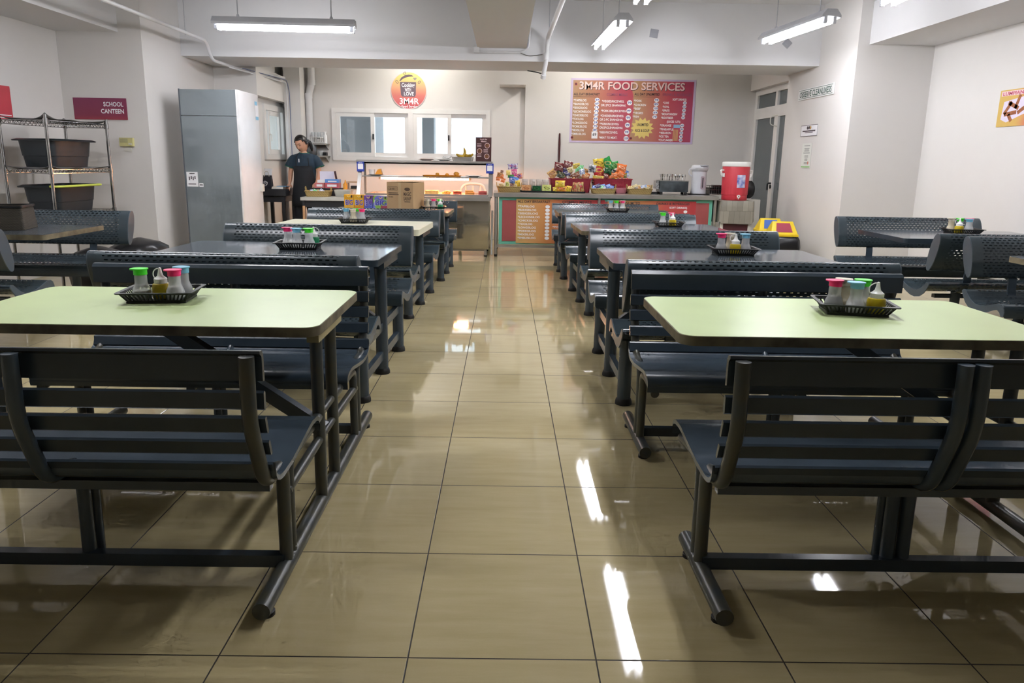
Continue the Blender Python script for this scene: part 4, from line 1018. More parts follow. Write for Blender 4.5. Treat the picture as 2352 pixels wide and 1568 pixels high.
PL = [('maroon',0.775,1.213,0.131,0.103,10),('maroon',0.908,1.242,0.124,0.089,12),('navy',0.866,1.177,0.062,0.062,0),('cream',0.938,1.175,0.083,0.062,-20),('gold',1.029,1.23,0.096,0.062,-10),('mint',1.072,1.187,0.11,0.096,5),('white_blue',1.108,1.147,0.076,0.062,-10),('tan',0.684,1.113,0.117,0.103,-35),('olive',0.784,1.148,0.083,0.062,20),('dark',0.813,1.095,0.138,0.083,25),('navy',0.888,1.123,0.089,0.069,-15),('brown',0.937,1.11,0.069,0.076,0),('brown',1.013,1.098,0.117,0.062,-30),('orange_tan',1.162,1.093,0.11,0.076,15),('tan',1.167,1.161,0.076,0.055,20),('silver',0.897,1.062,0.062,0.041,-40),('brown',1.077,1.065,0.089,0.048,20),('olive',0.855,1.075,0.083,0.055,30)]
PR = [('bw',1.254,1.196,0.103,0.089,5),('yellow',1.352,1.265,0.158,0.124,-5),('red',1.35,1.157,0.158,0.165,-20),('gold',1.339,1.075,0.151,0.041,0),('green',1.49,1.261,0.117,0.172,-30),('green',1.587,1.256,0.096,0.083,-12),('darkgreen',1.481,1.159,0.103,0.076,10),('orange',1.679,1.21,0.131,0.096,8),('orange',1.566,1.106,0.179,0.083,-8),('orange',1.669,1.128,0.096,0.069,25),('olive',1.711,1.108,0.076,0.062,0),('blue',1.748,1.14,0.055,0.062,20),('maroon',1.449,1.098,0.076,0.062,0),('white_blue',1.757,1.109,0.055,0.048,-40),('black',1.585,1.147,0.076,0.062,15)]
PF = [('yellow',0.772,0.975,0.147,0.087,0),('orangepack',0.795,0.905,0.147,0.073,0),('yellow',0.896,0.906,0.08,0.083,10),('redgreen',0.983,0.929,0.08,0.134,3),('redgreen',1.063,0.932,0.093,0.14,-5),('yellow',0.700,0.894,0.06,0.067,0)]
PB = [('caramel',-0.072,1.084,0.078,0.068,10),('orange',-0.095,1.032,0.057,0.047,0),('orange',-0.045,1.064,0.057,0.057,0),('orange',-0.024,1.013,0.057,0.057,20),('brown',-0.044,1.121,0.042,0.057,10),('navy_white',0.11,1.205,0.141,0.068,-4),('pale_yellow',0.046,1.117,0.063,0.068,0),('pink',0.132,1.118,0.078,0.094,-4),('violet',0.205,1.073,0.078,0.068,-6),('green',0.083,1.071,0.089,0.037,-3),('blue',0.123,1.015,0.136,0.089,8),('lime',0.038,0.952,0.057,0.083,0),('brown',0.098,0.942,0.052,0.057,0),('yellow',0.18,0.975,0.078,0.073,0),('cream',-0.044,0.94,0.089,0.057,0),('cream',0.146,0.943,0.057,0.057,0)]
for lst, y, place, grp in ((PL, 10.16, 'heaped in the left maroon crate', 'packets in the left maroon crate'), (PR, 10.16, 'heaped in the right maroon crate', 'packets in the right maroon crate')):
    for k, (c, x, z, w, h, a) in enumerate(lst):
        packet(c, x, y - .03 + .07*((z-1.05)/.2) + .02*(k % 3), z, w*1.12, h*1.18, a, place, grp, 'snack_packet', -.35 if z < 1.15 else -.15)
    cols = ['brown','maroon','tan','olive'] if lst is PL else ['orange','red','darkgreen','yellow']
    for k in range(10):   # the layer under the heap
        packet(cols[k % 4], (.74 if lst is PL else 1.32)+.105*(k % 5), y-.06+.13*(k//5), 1.02, .13, .10, rnd.uniform(-40, 40), place, grp, 'snack_packet', -1.0)
o = MB().loft([[(a, b, 0) for a, b in rrect(-.225,.225,-.09,.09,.02)], [(a, b, .022) for a, b in rrect(-.235,.235,-.1,.1,.02)], [(a, b, .022) for a, b in rrect(-.228,.228,-.093,.093,.02)], [(a, b, .005) for a, b in rrect(-.22,.22,-.085,.085,.02)]]).build('shallow_tray', m_black, loc=(.89, 9.86, CT+.001)); tag(o, 'shallow black tray of yellow snack packs before the left crate', 'tray')
for c, x, z, w, h, a in PF: packet(c, x, 9.85, z+.01, w, h, a, 'on the shallow black tray', 'packs on the shallow black tray', 'snack_pack', -.15)
for k, (c, x, z, w, h, a) in enumerate(PB): packet(c, x, 9.90+.06*min(1, max(0, (z-.95)/.15)), z+.005, w*1.05, h*1.05, a, 'heaped in the left wicker basket', 'packs in the left wicker basket', 'bread_pack', -.12)
for k in range(11):
    packet(['blue','white_blue','navy','blue','mint'][k % 5], 1.25+.024*k, 9.82+.045*(k % 2), .935+.012*(k % 3), .075, .06, rnd.uniform(-30, 30), 'in the middle wicker basket', 'sachets in the middle wicker basket', 'sachet', -.5)
for k in range(12):
    packet(['cream','tan','cream','white_blue','silver'][k % 5], 1.76+.022*k, 9.82+.045*(k % 2), .94+.012*(k % 3), .09, .045, rnd.uniform(-25, 25), 'in the right wicker basket', 'sachets in the right wicker basket', 'sachet', -.5)
F = MB(); R_ = [[(a, b, z) for a, b in rrect(-.07-q, .07+q, -.05-q, .05+q, .02)] for z, q in ((0, 0), (.03, .01), (.075, .012))]; F.loft(R_)
o = F.build('candy_bag', mat_plastic('pink_candy_film', (206,130,140), .15), loc=(1.632, 9.93, CT+.001)); tag(o, 'small pink bag of candy between two wicker baskets', 'snack')
# jars and packs on a black tray
o = MB().loft([[(a, b, 0) for a, b in rrect(-.235,.235,-.11,.11,.02)], [(a, b, .025) for a, b in rrect(-.245,.245,-.12,.12,.02)], [(a, b, .025) for a, b in rrect(-.238,.238,-.113,.113,.02)], [(a, b, .005) for a, b in rrect(-.23,.23,-.105,.105,.02)]]).build('shallow_tray', m_black, loc=(.455, 9.92, CT+.001)); tag(o, 'shallow black tray of jars beside the left wicker basket', 'tray')
for k, (x, c, lab) in enumerate(((.285, (170,100,80), 'clear jar with brown filling, leftmost of the row'), (.39, (190,120,90), 'clear jar with tan filling, second in the row'), (.485, (50,60,50), 'clear jar with dark filling, third in the row'), (.575, (60,50,56), 'clear jar with purple filling, rightmost of the row'))):
    j = thing('jar', lab, 'jar', (x, 9.965, CT+.007), 0, 'jars on the snack counter')
    MB().lathe([(0,0),(.04,0),(.043,.005),(.043,.13),(.040,.138),(0,.138)], 18).build('glass', mat_plastic('clear_jar', (220,214,206), .5) if k == 0 else bpy.data.materials['clear_jar'], j)
    MB().lathe([(0,.003),(.039,.003),(.039,.10),(0,.10)], 14).build('filling', mat(f'jar_filling_{k}', c, .6, 0, .2, 40), j)
    MB().lathe([(0,.139),(.045,.139),(.045,.168),(.042,.172),(0,.172)], 18).build('lid', mat_plastic('frosted_lid', (214,206,200), .2) if k == 0 else bpy.data.materials['frosted_lid'], j)
for x, w, h, c, lab in ((.30,.13,.095,'caramel','orange brown pack with a round picture on the jar tray'), (.445,.115,.085,'darkgreen','green and white pack in the middle of the jar tray'), (.585,.125,.10,'lime','yellow-green pack at the right of the jar tray')):
    b = MB().box(-w/2, w/2, -.02, .02, 0, h).build('food_pack', bpy.data.materials.get('printed_film_'+c) or mat_pack('printed_film_'+c, *PC[c]), loc=(x, 9.85, CT+.0065)); tag(b, lab, 'snack')
# cutlery caddy
t = thing('cutlery_caddy', 'black marbled box of forks and spoons on the snack counter', 'caddy', (2.355, 9.92, CT), .02)
m_marb = mat('black_marble_plastic', (40,46,50), .25, 0, 0, 5, c2=(92,100,104))
B = MB().box(-.20, .20, -.11, -.10, .035, .19).box(-.20, .20, .10, .11, .035, .19).box(-.20, -.19, -.10, .10, .035, .19).box(.19, .20, -.10, .10, .035, .19).box(-.19, .19, -.10, .10, .035, .05).box(-.006, .006, -.10, .10, .05, .185)
B.build('box', m_marb, t); MB().box(-.205, .205, -.115, -.099, .185, .195).box(-.205, .205, .099, .115, .185, .195).build('rim', m_steel, t)
for x in (-.17, .17):
    for y in (-.085, .085): MB().cbox((x, y, .0185), (.035, .03, .035)).build('foot', m_black, t)
MB().cbox((-.225, 0, .13), (.04, .16, .11)).build('side_pocket', mat('chequered_side', (190,190,190), .3, 0, 0, 40, c2=(30,30,32)), t)
for k in range(26):
    fork = k < 16; x = 2.355 + (-.15+.013*(k % 13) if fork else .06+.022*((k-16) % 5)); y = 9.92-.06+.045*(k % 4)
    g = MB(); h = .185; a = rnd.uniform(-.35, .35)
    g.tube([(0,0,0),(0,0,h)], .0028, 6)
    if fork:
        for q in (-.008, -.003, .003, .008): g.tube([(0,0,h-.002),(q,0,h+.012),(q,0,h+.045)], .0016, 5)
    else: g.lathe([(0,0),(.011,.008),(.014,.022),(.011,.038),(0,.046)], 12, (0,0,h-.002), sy=.35)
    o = g.build('fork' if fork else 'spoon', m_chrome, loc=(x, y, CT+.053)); o.rotation_euler = (rnd.uniform(-.15,.15), a*.6, rnd.uniform(0, 3))
    tag(o, ('steel fork standing in the left half of the cutlery caddy' if fork else 'steel spoon standing in the right half of the cutlery caddy'), 'cutlery', 'forks in the caddy' if fork else 'spoons in the caddy')
o = MB().loft([[(a, b, 0) for a, b in rrect(-.05,.05,-.04,.04,.015)], [(a, b, .03) for a, b in rrect(-.055,.055,-.045,.045,.015)]]).build('small_dish', m_black, loc=(2.10, 9.9, CT+.001)); tag(o, 'small flat black dish between the right basket and the caddy', 'dish')
# hot water airpot
def airpot():
    t = thing('electric_airpot', 'white electric hot water pot at the right end of the counter', 'kettle', (2.735, 9.95, CT))
    MB().prism(rrect(-.155,.155,-.12,.12,.08), 'z', 0, .014).build('base_mat', m_black, t)
    m_pot = mat('airpot_shell', (212,214,220), .3, 0, .03)
    MB().lathe([(0,.015),(.107,.015),(.110,.03),(.105,.06),(.101,.30),(.104,.325),(0,.325)], 30).build('body', m_pot, t)
    H = MB(); rings = []
    for zz, r, dy in ((.325,.107,0),(.345,.115,-.012),(.375,.117,-.02),(.400,.108,-.012),(.412,.08,0)): rings.append([(r*cos(2*pi*k/28), dy+r*1.02*sin(2*pi*k/28), zz) for k in range(28)])
    H.loft(rings).build('lid', m_pot, t)
    MB().cbox((.03, -.11, .40), (.11, .06, .012), rz=.1).build('button_panel', mat('grey_button_panel', (150,156,166), .3), t)
    MB().prism(rrect(.0,.05,.08,.26,.02), 'y', -.112, -.096).build('gauge_frame', mat('gauge_surround', (176,160,168), .35), t)
    MB().prism(rrect(.018,.032,.10,.24,.006), 'y', -.115, -.111).build('water_gauge', m_dkgrey, t)
    MB().tube(smooth([(-.10,0,.36),(-.135,0,.35),(-.145,0,.29),(-.10,0,.25)], 5), .009, 8).build('handle', m_pot, t)
airpot()
# wire rack with black containers
t = thing('wire_basket', 'dark wire basket of black containers behind the red cooler', 'basket', (3.02, 10.05, CT))
MB().box(-.13, .13, -.1, .1, .012, .10).build('container', m_black, t)
MB().box(-.06, .06, -.05, .05, .10, .135).build('container', m_black, t)
G = MB()
for z in (.006, .07, .125): G.tube([(a, b, z) for a, b in rrect(-.15,.15,-.12,.12,.02)] + [(.15, .10, z)], .003, 6)
for k in range(9): x = -.13+.0325*k; G.tube([(x,-.12,.006),(x,-.12,.125)], .002, 5).tube([(x,.12,.006),(x,.12,.125)], .002, 5)
G.build('wire_frame', m_chrome, t)
# drink cooler on its cloth-covered stand
t = thing('stand', 'cooler stand covered with a grey wood-print cloth', 'stand', (3.15, 9.68, 0))
for x in (-.19, .19):
    for y in (-.17, .17): MB().cbox((x, y, .39), (.04, .04, .78)).build('leg', m_offwhite, t)
MB().box(-.215, .215, -.2, .2, .78, .80).build('board', m_offwhite, t)
MB().box(-.17, .17, -.18, -.16, .30, .50).build('dark_crossboard', mat('maroon_board', (90,44,52), .5), t)
C = MB(); rings = []
for z, q, wv in ((.806,.225,0),(.802,.233,0),(.72,.237,.006),(.60,.239,.012),(.51,.241,.016)):
    rr = rrect(-q, q, -q*.92, q*.92, .04, 4); n_ = len(rr)
    rings.append([(a*(1+wv*sin(7*2*pi*k/n_)), b*(1+wv*sin(9*2*pi*k/n_)), z - (.02*sin(3*2*pi*k/n_) if z < .55 else 0)) for k, (a, b) in enumerate(rr)])
C.loft(rings, caps=False); C.add(rings[0], [tuple(range(len(rings[0])))])
wc = NT('wood_print_cloth'); cc = wc.n('TexCoord').outputs['Object']; br = wc.n('TexBrick'); wc.l(cc, br.inputs[0])
mp_ = wc.n('Mapping'); mp_.inputs['Rotation'].default_value = (pi/2, 0, 0); wc.l(cc, mp_.inputs[0]); wc.l(mp_.outputs[0], br.inputs[0])
br.inputs['Color1'].default_value = lin((168,162,148)); br.inputs['Color2'].default_value = lin((140,136,126)); br.inputs['Mortar'].default_value = lin((112,108,100)); br.inputs['Scale'].default_value = 3; br.inputs['Mortar Size'].default_value = .006; br.inputs['Brick Width'].default_value = .22; br.inputs['Row Height'].default_value = .5
wc.bsdf(wc.mix(wc.math('MULTIPLY', wc.noise(cc, 12, 4), .5), br.outputs[0], lin((120,116,106))), .6)
C.build('cloth', wc.m, t, 60)
t = thing('drink_cooler', 'tall red drink cooler with white lid and spigot', 'cooler', (3.155, 9.66, .8075))
m_red = mat('cooler_red', (206,58,72), .38, 0, .04)
MB().lathe([(0,0),(.162,0),(.168,.01),(.168,.07),(.174,.075),(.180,.44),(.176,.452),(0,.452)], 36).build('body', m_red, t)
MB().lathe([(0,.452),(.184,.452),(.187,.46),(.187,.50),(.180,.512),(.14,.516),(0,.514)], 36).build('lid', m_white, t)
for s in (-1, 1):
    MB().tube(bend([(s*.174,-.03,.40),(s*.217,-.03,.40),(s*.207,-.03,.335),(s*.174,-.03,.325)], .015), .011, 8).cbox((s*.18, -.03, .335), (.02, .07, .05)).build('handle', m_white, t)
P = MB(); P.box(-.035, .035, -.180, -.155, .02, .085).build('spigot_plate', m_red, t)
S = MB().lathe([(.009,0),(.022,0),(.022,.012),(.009,.012)], 16, (0,-.181,.058), T=Matrix.Rotation(pi/2, 4, 'X')).tube([(0,-.184,.04),(0,-.184,.02)], .007, 8).build('spigot', m_white, t)
lab = MB(); n_ = 8; vs_ = []
for j in range(2):
    for k in range(n_+1):
        a = -pi/2 - .18 + .66*k/n_ ; vs_.append((.1790*cos(a), .1790*sin(a), .17+.17*j))
lab.add(vs_, [(k, k+1, n_+2+k, n_+1+k) for k in range(n_)]); lab.build('label', mat('cooler_label', (70,96,190), .3, 0, 0, 16, c2=(226,226,240)), t, 60)
# hat-like dark bag on the door side
F = MB(); blob(F, (0,0,0), .085, 5, .15, 1.6); o = F.build('dark_bag', m_black, loc=(3.50, 10.1, .80)); tag(o, 'round dark bag behind the red cooler by the door', 'bag')
o = MB().box(-.14,.14,-.12,.12,0,.80).build('low_cabinet', m_offwhite, loc=(3.50, 10.1, 0)); tag(o, 'small pale cabinet hidden behind the red cooler', 'cabinet')
# dark wooden stick on the back wall
o = MB().tube([(0,0,0),(0,0,.12),(0,0,.32),(0,0,.46)], [.012,.016,.018,.013], 10).lathe([(0,.46),(.014,.46),(.012,.49),(0,.495)], 10).build('wooden_stick', mat('dark_red_wood', (76,26,30), .4, 0, .15), loc=(.865, 11.40, 1.235)); tag(o, 'dark red wooden handle hanging on the wall behind the chip packets', 'stick')
# ------------------------------------------------------------------ left serving corner
def simple_table(name, label, x0, x1, y0, y1, z, th, top, legm, leg=.035, inset=.04, extra=None):
    t = thing(name, label, 'table', ((x0+x1)/2, (y0+y1)/2, 0))
    w, d = (x1-x0)/2, (y1-y0)/2
    MB().prism(rrect(-w, w, -d, d, .01, 2), 'z', z-th, z).build('tabletop', top, t)
    for sx in (-1, 1):
        for sy in (-1, 1):
            MB().cbox((sx*(w-inset), sy*(d-inset), (z-th)/2), (leg, leg, z-th)).build('leg', legm, t)
    A = MB()
    for sy in (-1, 1): A.cbox((0, sy*(d-inset), z-th-.05), (2*w-2*inset, .02, .08))
    for sx in (-1, 1): A.cbox((sx*(w-inset), 0, z-th-.05), (.02, 2*d-2*inset, .08))
    A.build('apron_rail', legm, t)
    return t
m_cement = mat('pale_grey_laminate', (196,194,186), .5, 0, .06); m_blk = mat('black_painted_steel', (34,36,42), .45, 0, .12); m_lit_leg = mat('orange_lit_leg', (206,160,116), .5, 0, .1)
simple_table('prep_table', 'pale grey prep table with wicker basket, left of the food warmer', -2.72, -2.02, 9.35, 9.98, .772, .042, m_cement, m_blk)
o = MB().tube([(-2.665, 9.30, .0), (-2.668, 9.33, .66)], .018, 10).build('orange_lit_post', m_lit_leg); tag(o, 'table leg post coloured with orange lamp glow, left end of the grey prep table', 'pole')  # orange-lit leg of the prep table; the glow is painted into its colour
basket('long wicker basket with looped handles on the grey prep table', -2.535, 9.60, .772, .30, .19, .072)
for k in range(4):
    packet(['white_blue','mint','cream','white_blue'][k], -2.62+.045*k, 9.60, .846, .07, .06, rnd.uniform(-40,40), 'in the long wicker basket', 'sachets in the long wicker basket', 'sachet', -.9)
t = thing('plastic_box', 'clear plastic box of blue and green packs on the grey prep table', 'box', (-2.19, 9.60, .773))
R = lambda q, z: [(a, b, z) for a, b in rrect(-.10-q, .10+q, -.08-q, .08+q, .02)]
MB().loft([R(0,0), R(.018,.095), R(.014,.095), R(-.004,.004)]).build('body', mat_plastic('clear_box', (206,206,196), .5), t)
MB().box(-.085, .085, -.065, .065, .005, .075).build('contents', mat_print('wrapped_contents', [(110,140,170),(196,196,170),(120,130,90),(160,180,196)], 22), t)
z0 = .7725
for x0, x1, y, h, c, lab in ((-2.64, -2.50, 9.85, .07, (206,120,120), 'pink carton lying under the white box on the prep table'), (-2.49, -2.30, 9.84, .072, (200,96,110), 'rose carton under the blue carton on the prep table')):
    b = MB().box(x0, x1, y-.06, y+.08, z0+.105, z0+.105+h).build('carton_pack', mat(lab[:12].replace(' ', '_'), c, .4, 0, .05)); tag(b, lab, 'box')
    P = MB(); rect(P, x0+.03, x1-.03, z0+.125, z0+.155, y-.061); P.build('label_patch', m_wht, b, 0)
b = MB().box(-2.49, -2.30, 9.785, 9.915, z0+.178, z0+.226).build('carton_pack', mat('sky_blue_carton', (96,150,220), .4, 0, .05)); tag(b, 'sky-blue carton stacked on the rose carton', 'box')
P = MB(); rect(P, -2.45, -2.33, z0+.19, z0+.205, 9.784); P.build('label_patch', m_wht, b, 0)
b = MB().box(-2.60, -2.495, 9.80, 9.94, z0+.1765, z0+.215).build('carton_pack', m_wht); tag(b, 'flat white carton on top of the pink carton', 'box')
b = MB().box(-2.60, -2.40, 9.945, 9.985, .02, .33).build('white_box', mat('lilac_white_box', (226,222,236), .45, 0, .03), loc=(0, 0, z0)); tag(b, 'upright lilac-white box behind the cartons on the prep table', 'box')
b = MB().box(-2.68, -2.26, 9.77, 9.985, z0+.001, z0+.104).build('dark_riser', m_blk); tag(b, 'dark riser box carrying the cartons on the prep table', 'box')
b = MB().tube([(-2.352, 9.88, z0+.226), (-2.372, 9.88, z0+.335)], .014, 10).build('marker_pen', mat('dark_red_marker', (70,34,40), .4)); tag(b, 'dark marker pen standing behind the sky-blue carton', 'pen')
b = thing('squeeze_bottle', 'orange squeeze bottle at the right end of the cartons', 'bottle', (-2.225, 9.85, z0))
MB().lathe([(0,0),(.027,0),(.03,.005),(.03,.16),(.012,.185),(.006,.22),(0,.22)], 16).build('body', mat('orange_sauce', (240,170,50), .35), b)
t = thing('desk_rack', 'small beige desk rack beside the left warmer post', 'rack', (-2.12, 9.90, z0))
MB().box(-.09,.09,-.06,.06,.18,.20).box(-.085,-.07,-.055,.055,.0,.18).box(.07,.085,-.055,.055,.0,.18).build('frame', mat('beige_wood', (196,170,140), .5), t)
MB().box(-.03,.06,-.06,.04,.10,.14).build('dark_case', m_black, t)
MB().box(-.068,.068,-.055,.055,.085,.098).build('inner_shelf', mat('beige_wood2', (190,164,136), .5), t)
# black table, bag, papers
simple_table('side_table', 'black steel side table under the narrow window', -3.52, -3.10, 9.98, 10.55, .845, .095, m_blk, m_blk, .045, .05)
t = thing('tote_bag', 'black tote bag with pale script emblem on the black side table', 'bag', (-3.385, 10.1, .846))
rings = []
for z, a, b_ in ((0,.06,.04),(.05,.064,.045),(.12,.06,.04),(.185,.055,.028)): rings.append([(x+.004*sin(9*k), y, z) for k, (x, y) in enumerate(rrect(-a, a, -b_, b_, .02))])
MB().loft(rings).build('body', mat('black_canvas', (34,34,44), .7, 0, .1), t)
MB().tube(smooth([(-.035,-.03,.17),(-.03,-.03,.225),(.005,-.03,.24),(.025,-.03,.215),(.03,-.03,.17)], 5), .005, 8).build('handle', mat('cream_strap', (220,210,200), .6), t)
E_ = MB()
for pts in ([(-.05,.09),(-.03,.105),(.0,.095),(.01,.08)], [(-.05,.075),(-.02,.09),(.005,.07),(-.01,.05)], [(-.045,.06),(-.02,.07),(-.01,.045),(-.035,.04)]):
    E_.tube(smooth([(a, -.047, c) for a, c in pts], 4), .003, 6)
E_.build('emblem', m_wht, t)
F = MB(); F.loft([[(a+.004*sin(z*90), b_, z) for a, b_ in rrect(-.045-q, .045+q, -.01, .012, .008)] for z, q in ((0,0),(.05,.006),(.105,.012))])
o = F.build('white_paper_bag', m_wht, loc=(-3.385, 10.145, 1.02)); tag(o, 'white folded paper sticking up out of the black tote bag', 'paper')
o = MB().box(-.08,.08,-.1,.1,0,.016).box(-.075,.08,-.095,.09,.016,.03).build('paper_pad', mat('pad_paper', (226,222,210), .6), loc=(-3.24, 10.12, .846), rz=.1); tag(o, 'stack of pale paper pads beside the black tote bag', 'paper')
o = MB().box(-.07,.07,-.07,.07,0,.008).build('blue_folder', mat('blue_folder', (110,160,200), .5), loc=(-3.17, 10.1, .8775), rz=-.1); tag(o, 'blue folder lying on the paper pads', 'paper')
o = MB().tube(smooth([(-3.14,10.7,.78),(-3.12,10.7,.60),(-3.09,10.7,.45),(-3.08,10.7,.15),(-3.05,10.68,.012)], 6), .006, 8).build('power_cord', m_black); tag(o, 'black power cord hanging behind the black side table', 'cord')
# wall shelves with dishes
for z, lab in ((1.50, 'upper steel wall shelf behind the woman'), (1.31, 'lower steel wall shelf behind the woman')):
    t = thing('wall_shelf', lab, 'shelf', (-2.94, 11.5, z), 0)
    MB().box(-.20,.12,-.26,0,0,.012).box(-.20,.12,-.262,-.25,-.012,.012).build('board', m_steel, t)
    for x in (-.15, .09): MB().prism([(-.24,0),(0,0),(0,-.09)], 'x', x, x+.006).build('bracket', m_steel, t)
t = thing('dish_drainer', 'white dish drainer with upended cups on the upper wall shelf', 'dish rack', (-2.985, 11.37, 1.5125))
G = MB()
for z in (.01, .09): G.tube([(a, b_, z) for a, b_ in rrect(-.10,.10,-.09,.09,.02)] + [(.10, .07, z)], .004, 6)
for k in range(8): G.tube([(-.1+.028*k, -.09, .01), (-.1+.028*k, -.09, .09)], .003, 5)
G.build('wire_frame', m_white, t)
for k in range(4): o = MB().lathe([(.026,0),(.03,.07),(.028,.08),(.02,.085),(0,.085)], 14).build('cup', mat_plastic('clear_cup', (230,234,236), .4) if k == 0 else bpy.data.materials['clear_cup'], loc=(-3.055+.048*k, 11.37, 1.60)); tag(o, 'clear cup upended on the dish drainer', 'cup', 'cups on the dish drainer')
o = MB().lathe([(0,0),(.028,0),(.028,.12),(.012,.14),(.012,.165),(.02,.168),(.02,.18),(0,.18)], 14).tube([(0,0,.175),(.0,-.04,.178)], .005, 6).build('pump_bottle', m_white, loc=(-2.86, 11.36, 1.5125)); tag(o, 'white pump bottle at the right end of the upper wall shelf', 'bottle')
t = thing('rice_cooker', 'dark kitchen appliance with arched handle behind her head', 'appliance', (-3.065, 11.28, 1.3225))
MB().lathe([(0,0),(.075,0),(.085,.02),(.085,.13),(.07,.16),(0,.165)], 20).build('body', mat('steel_grey_case', (96,100,104), .3, .4), t)
o = MB().lathe([(0,0),(.03,0),(.04,.07),(.036,.07),(.028,.006),(0,.006)], 14).build('glass_bowl', mat_plastic('clear_cup2', (224,230,232), .4), loc=(-2.93, 11.32, 1.3225)); tag(o, 'clear bowl at the middle of the lower wall shelf', 'bowl')
o = MB().box(-.03,.03,-.04,.04,0,.05).build('black_box', m_black, loc=(-2.86, 11.32, 1.3225)); tag(o, 'small black box at the right of the lower wall shelf', 'box')
o = MB().tube(smooth([(-3.2,11.44,1.60),(-3.17,11.43,1.655),(-3.08,11.43,1.665),(-3.0,11.43,1.64),(-2.985,11.44,1.585)], 6), .018, 8, ell=.4).build('pan_lid_handle', m_black); tag(o, 'black arched handle hung on the wall above the rice cooker', 'pan')
# carton and juice boxes on the fourth left table
TZ = .7216
m_card = mat('brown_cardboard', (188,154,112), .7, 0, .06, 4)
c = thing('cardboard_carton', 'brown cardboard carton with black print, open top flaps', 'box', (-1.13, 8.04, TZ), -.34)
MB().box(-.165,.165,-.14,.14,0,.31).build('body', m_card, c)
F = MB(); F.beam((-.165,-.07,.313),(.165,-.07,.320),.135,.005).beam((-.165,.07,.313),(.165,.07,.318),.135,.005); F.build('flap', m_card, c)
rect(MB(), -.02, .015, .0, .31, -.1405).build('tape', mat('packing_tape', (196,166,124), .35), c, 0)
letters('lettering', [('12818017', -.145, .23, .024, 'LEFT', .10), ('MAGIC', .045, .165, .042, 'LEFT', .095), ('SARAP', .045, .115, .042, 'LEFT', .095), ('PROMO', -.145, .142, .014, 'LEFT', .06)], ink('carton_ink', (86,66,50)), c, -.1412)
P = MB()
for a in ((-.152,-.03,.222,.225),(-.152,-.03,.262,.265),(-.152,-.149,.222,.265),(-.033,-.03,.222,.265)): rect(P, *a, -.1411)
for k, w_ in enumerate((.12, .13)): rect(P, -.145, -.145+w_, .19-.018*k, .198-.018*k, -.1411)
rect(P, .055, .13, .095, .102, -.1411); disc(P, .092, .238, .018, -.1411, 0, 20, 2.0); P.build('print', bpy.data.materials['carton_ink'], c, 0)
def juice(label, x, w, cols, txt, h=.165):
    b = thing('juice_pack', label, 'drink pack', (x, 8.02, TZ))
    MB().box(-w/2, w/2, -.05, .05, 0, h).build('carton', mat_print(label[:9], cols, 9), b)
    letters('lettering_outline', [(txt, 0, .048, .062, 'CENTER', w*.80)], m_wht, b, -.0508)
    letters('lettering', [(txt, .002, .050, .058, 'CENTER', w*.74)], ink('logo_blue', (74,70,170)), b, -.0514)
    MB().cbox((w*.3, -.051, h-.02), (.014, .002, .028)).build('straw_slot', m_dkgrey, b)
    if w < .2: MB().tube(smooth([(-.02,-.052,h-.015),(0,-.052,h-.03),(.02,-.052,h-.012)], 4), .004, 6).build('splash_print', m_yel, b)
juice('first orange juice pack from the left on the carton table', -1.765, .11, [(236,170,40),(240,184,70),(230,150,40)], 'BIG')
juice('second orange juice pack beside the purple pack', -1.652, .11, [(236,176,50),(230,150,40),(240,190,80)], 'BIG')
juice('narrow purple juice pack between the orange and wide packs', -1.545, .095, [(130,90,170),(96,110,190),(210,180,220)], 'BIG', .158)
juice('wide purple and green juice pack beside the brown carton', -1.405, .175, [(120,120,200),(150,190,90),(170,70,90),(110,170,210)], 'BIG', .155)

# ------------------------------------------------------------------ refrigerator
def fridge():
    t = thing('refrigerator', 'tall grey fronted refrigerator with white sides by the left wall', 'refrigerator', (-3.42, 8.66, 0))
    w, d, h = .33, .36, 2.04
    MB().prism(rrect(-w, w, -d+.05, d, .012, 3), 'z', .06, h).build('cabinet', mat('fridge_white', (232,232,234), .3, 0, .03), t)
    mg = mat('grey_glass_door', (150,160,166), .14, .35, .05, 2)
    MB().box(-w, w, -d, -d+.048, 1.747, h-.004).build('upper_door', mg, t)
    MB().box(-w, w, -d, -d+.048, .09, 1.741).build('lower_door', mg, t)
    MB().box(w-.012, w+.004, -d-.004, -d+.045, .09, h).build('door_edge', mat('white_trim', (240,240,240), .3), t)
    MB().box(-w-.004, -w+.008, -d-.004, -d+.03, .09, h).build('door_edge', mat('dark_trim', (90,96,104), .3), t)
    for sx in (-1, 1):
        for sy in (-1, 1): MB().lathe([(0,0),(.02,0),(.02,.06),(0,.06)], 10, (sx*(w-.05), sy*(d-.07), 0)).build('foot', m_black, t)
    MB().box(w, w+.03, .27, .33, .86, .95).build('side_latch', m_offwhite, t)
fridge()
b = thing('paper_note', 'white printed sheet taped low on the refrigerator door', 'paper', (-3.665, 8.299, 1.02))
rect(MB(), -.066, .066, -.085, .085, 0).build('sheet', m_wht, b, 0)
P = MB(); rect(P, -.03, .03, .062, .07, -.001)
for k in range(4): rect(P, -.04+.022*k, -.028+.022*k, -.01+.012*(k%2), .03+.008*(k%2), -.001)
rect(P, -.05, .04, -.06, -.05, -.001); P.build('print', m_dkgrey, b, 0)
b = thing('paper_note', 'small white sticker beside the sheet on the refrigerator door', 'paper', (-3.565, 8.299, .955))
rect(MB(), -.025, .025, -.022, .022, 0).build('sheet', m_wht, b, 0); P = MB(); rect(P, -.018, .018, -.004, .006, -.001); P.build('print', m_dkgrey, b, 0)
b = thing('paper_note', 'tall white note held by blue tape on the refrigerator side', 'paper', (-3.089, 8.94, 1.84), pi/2)
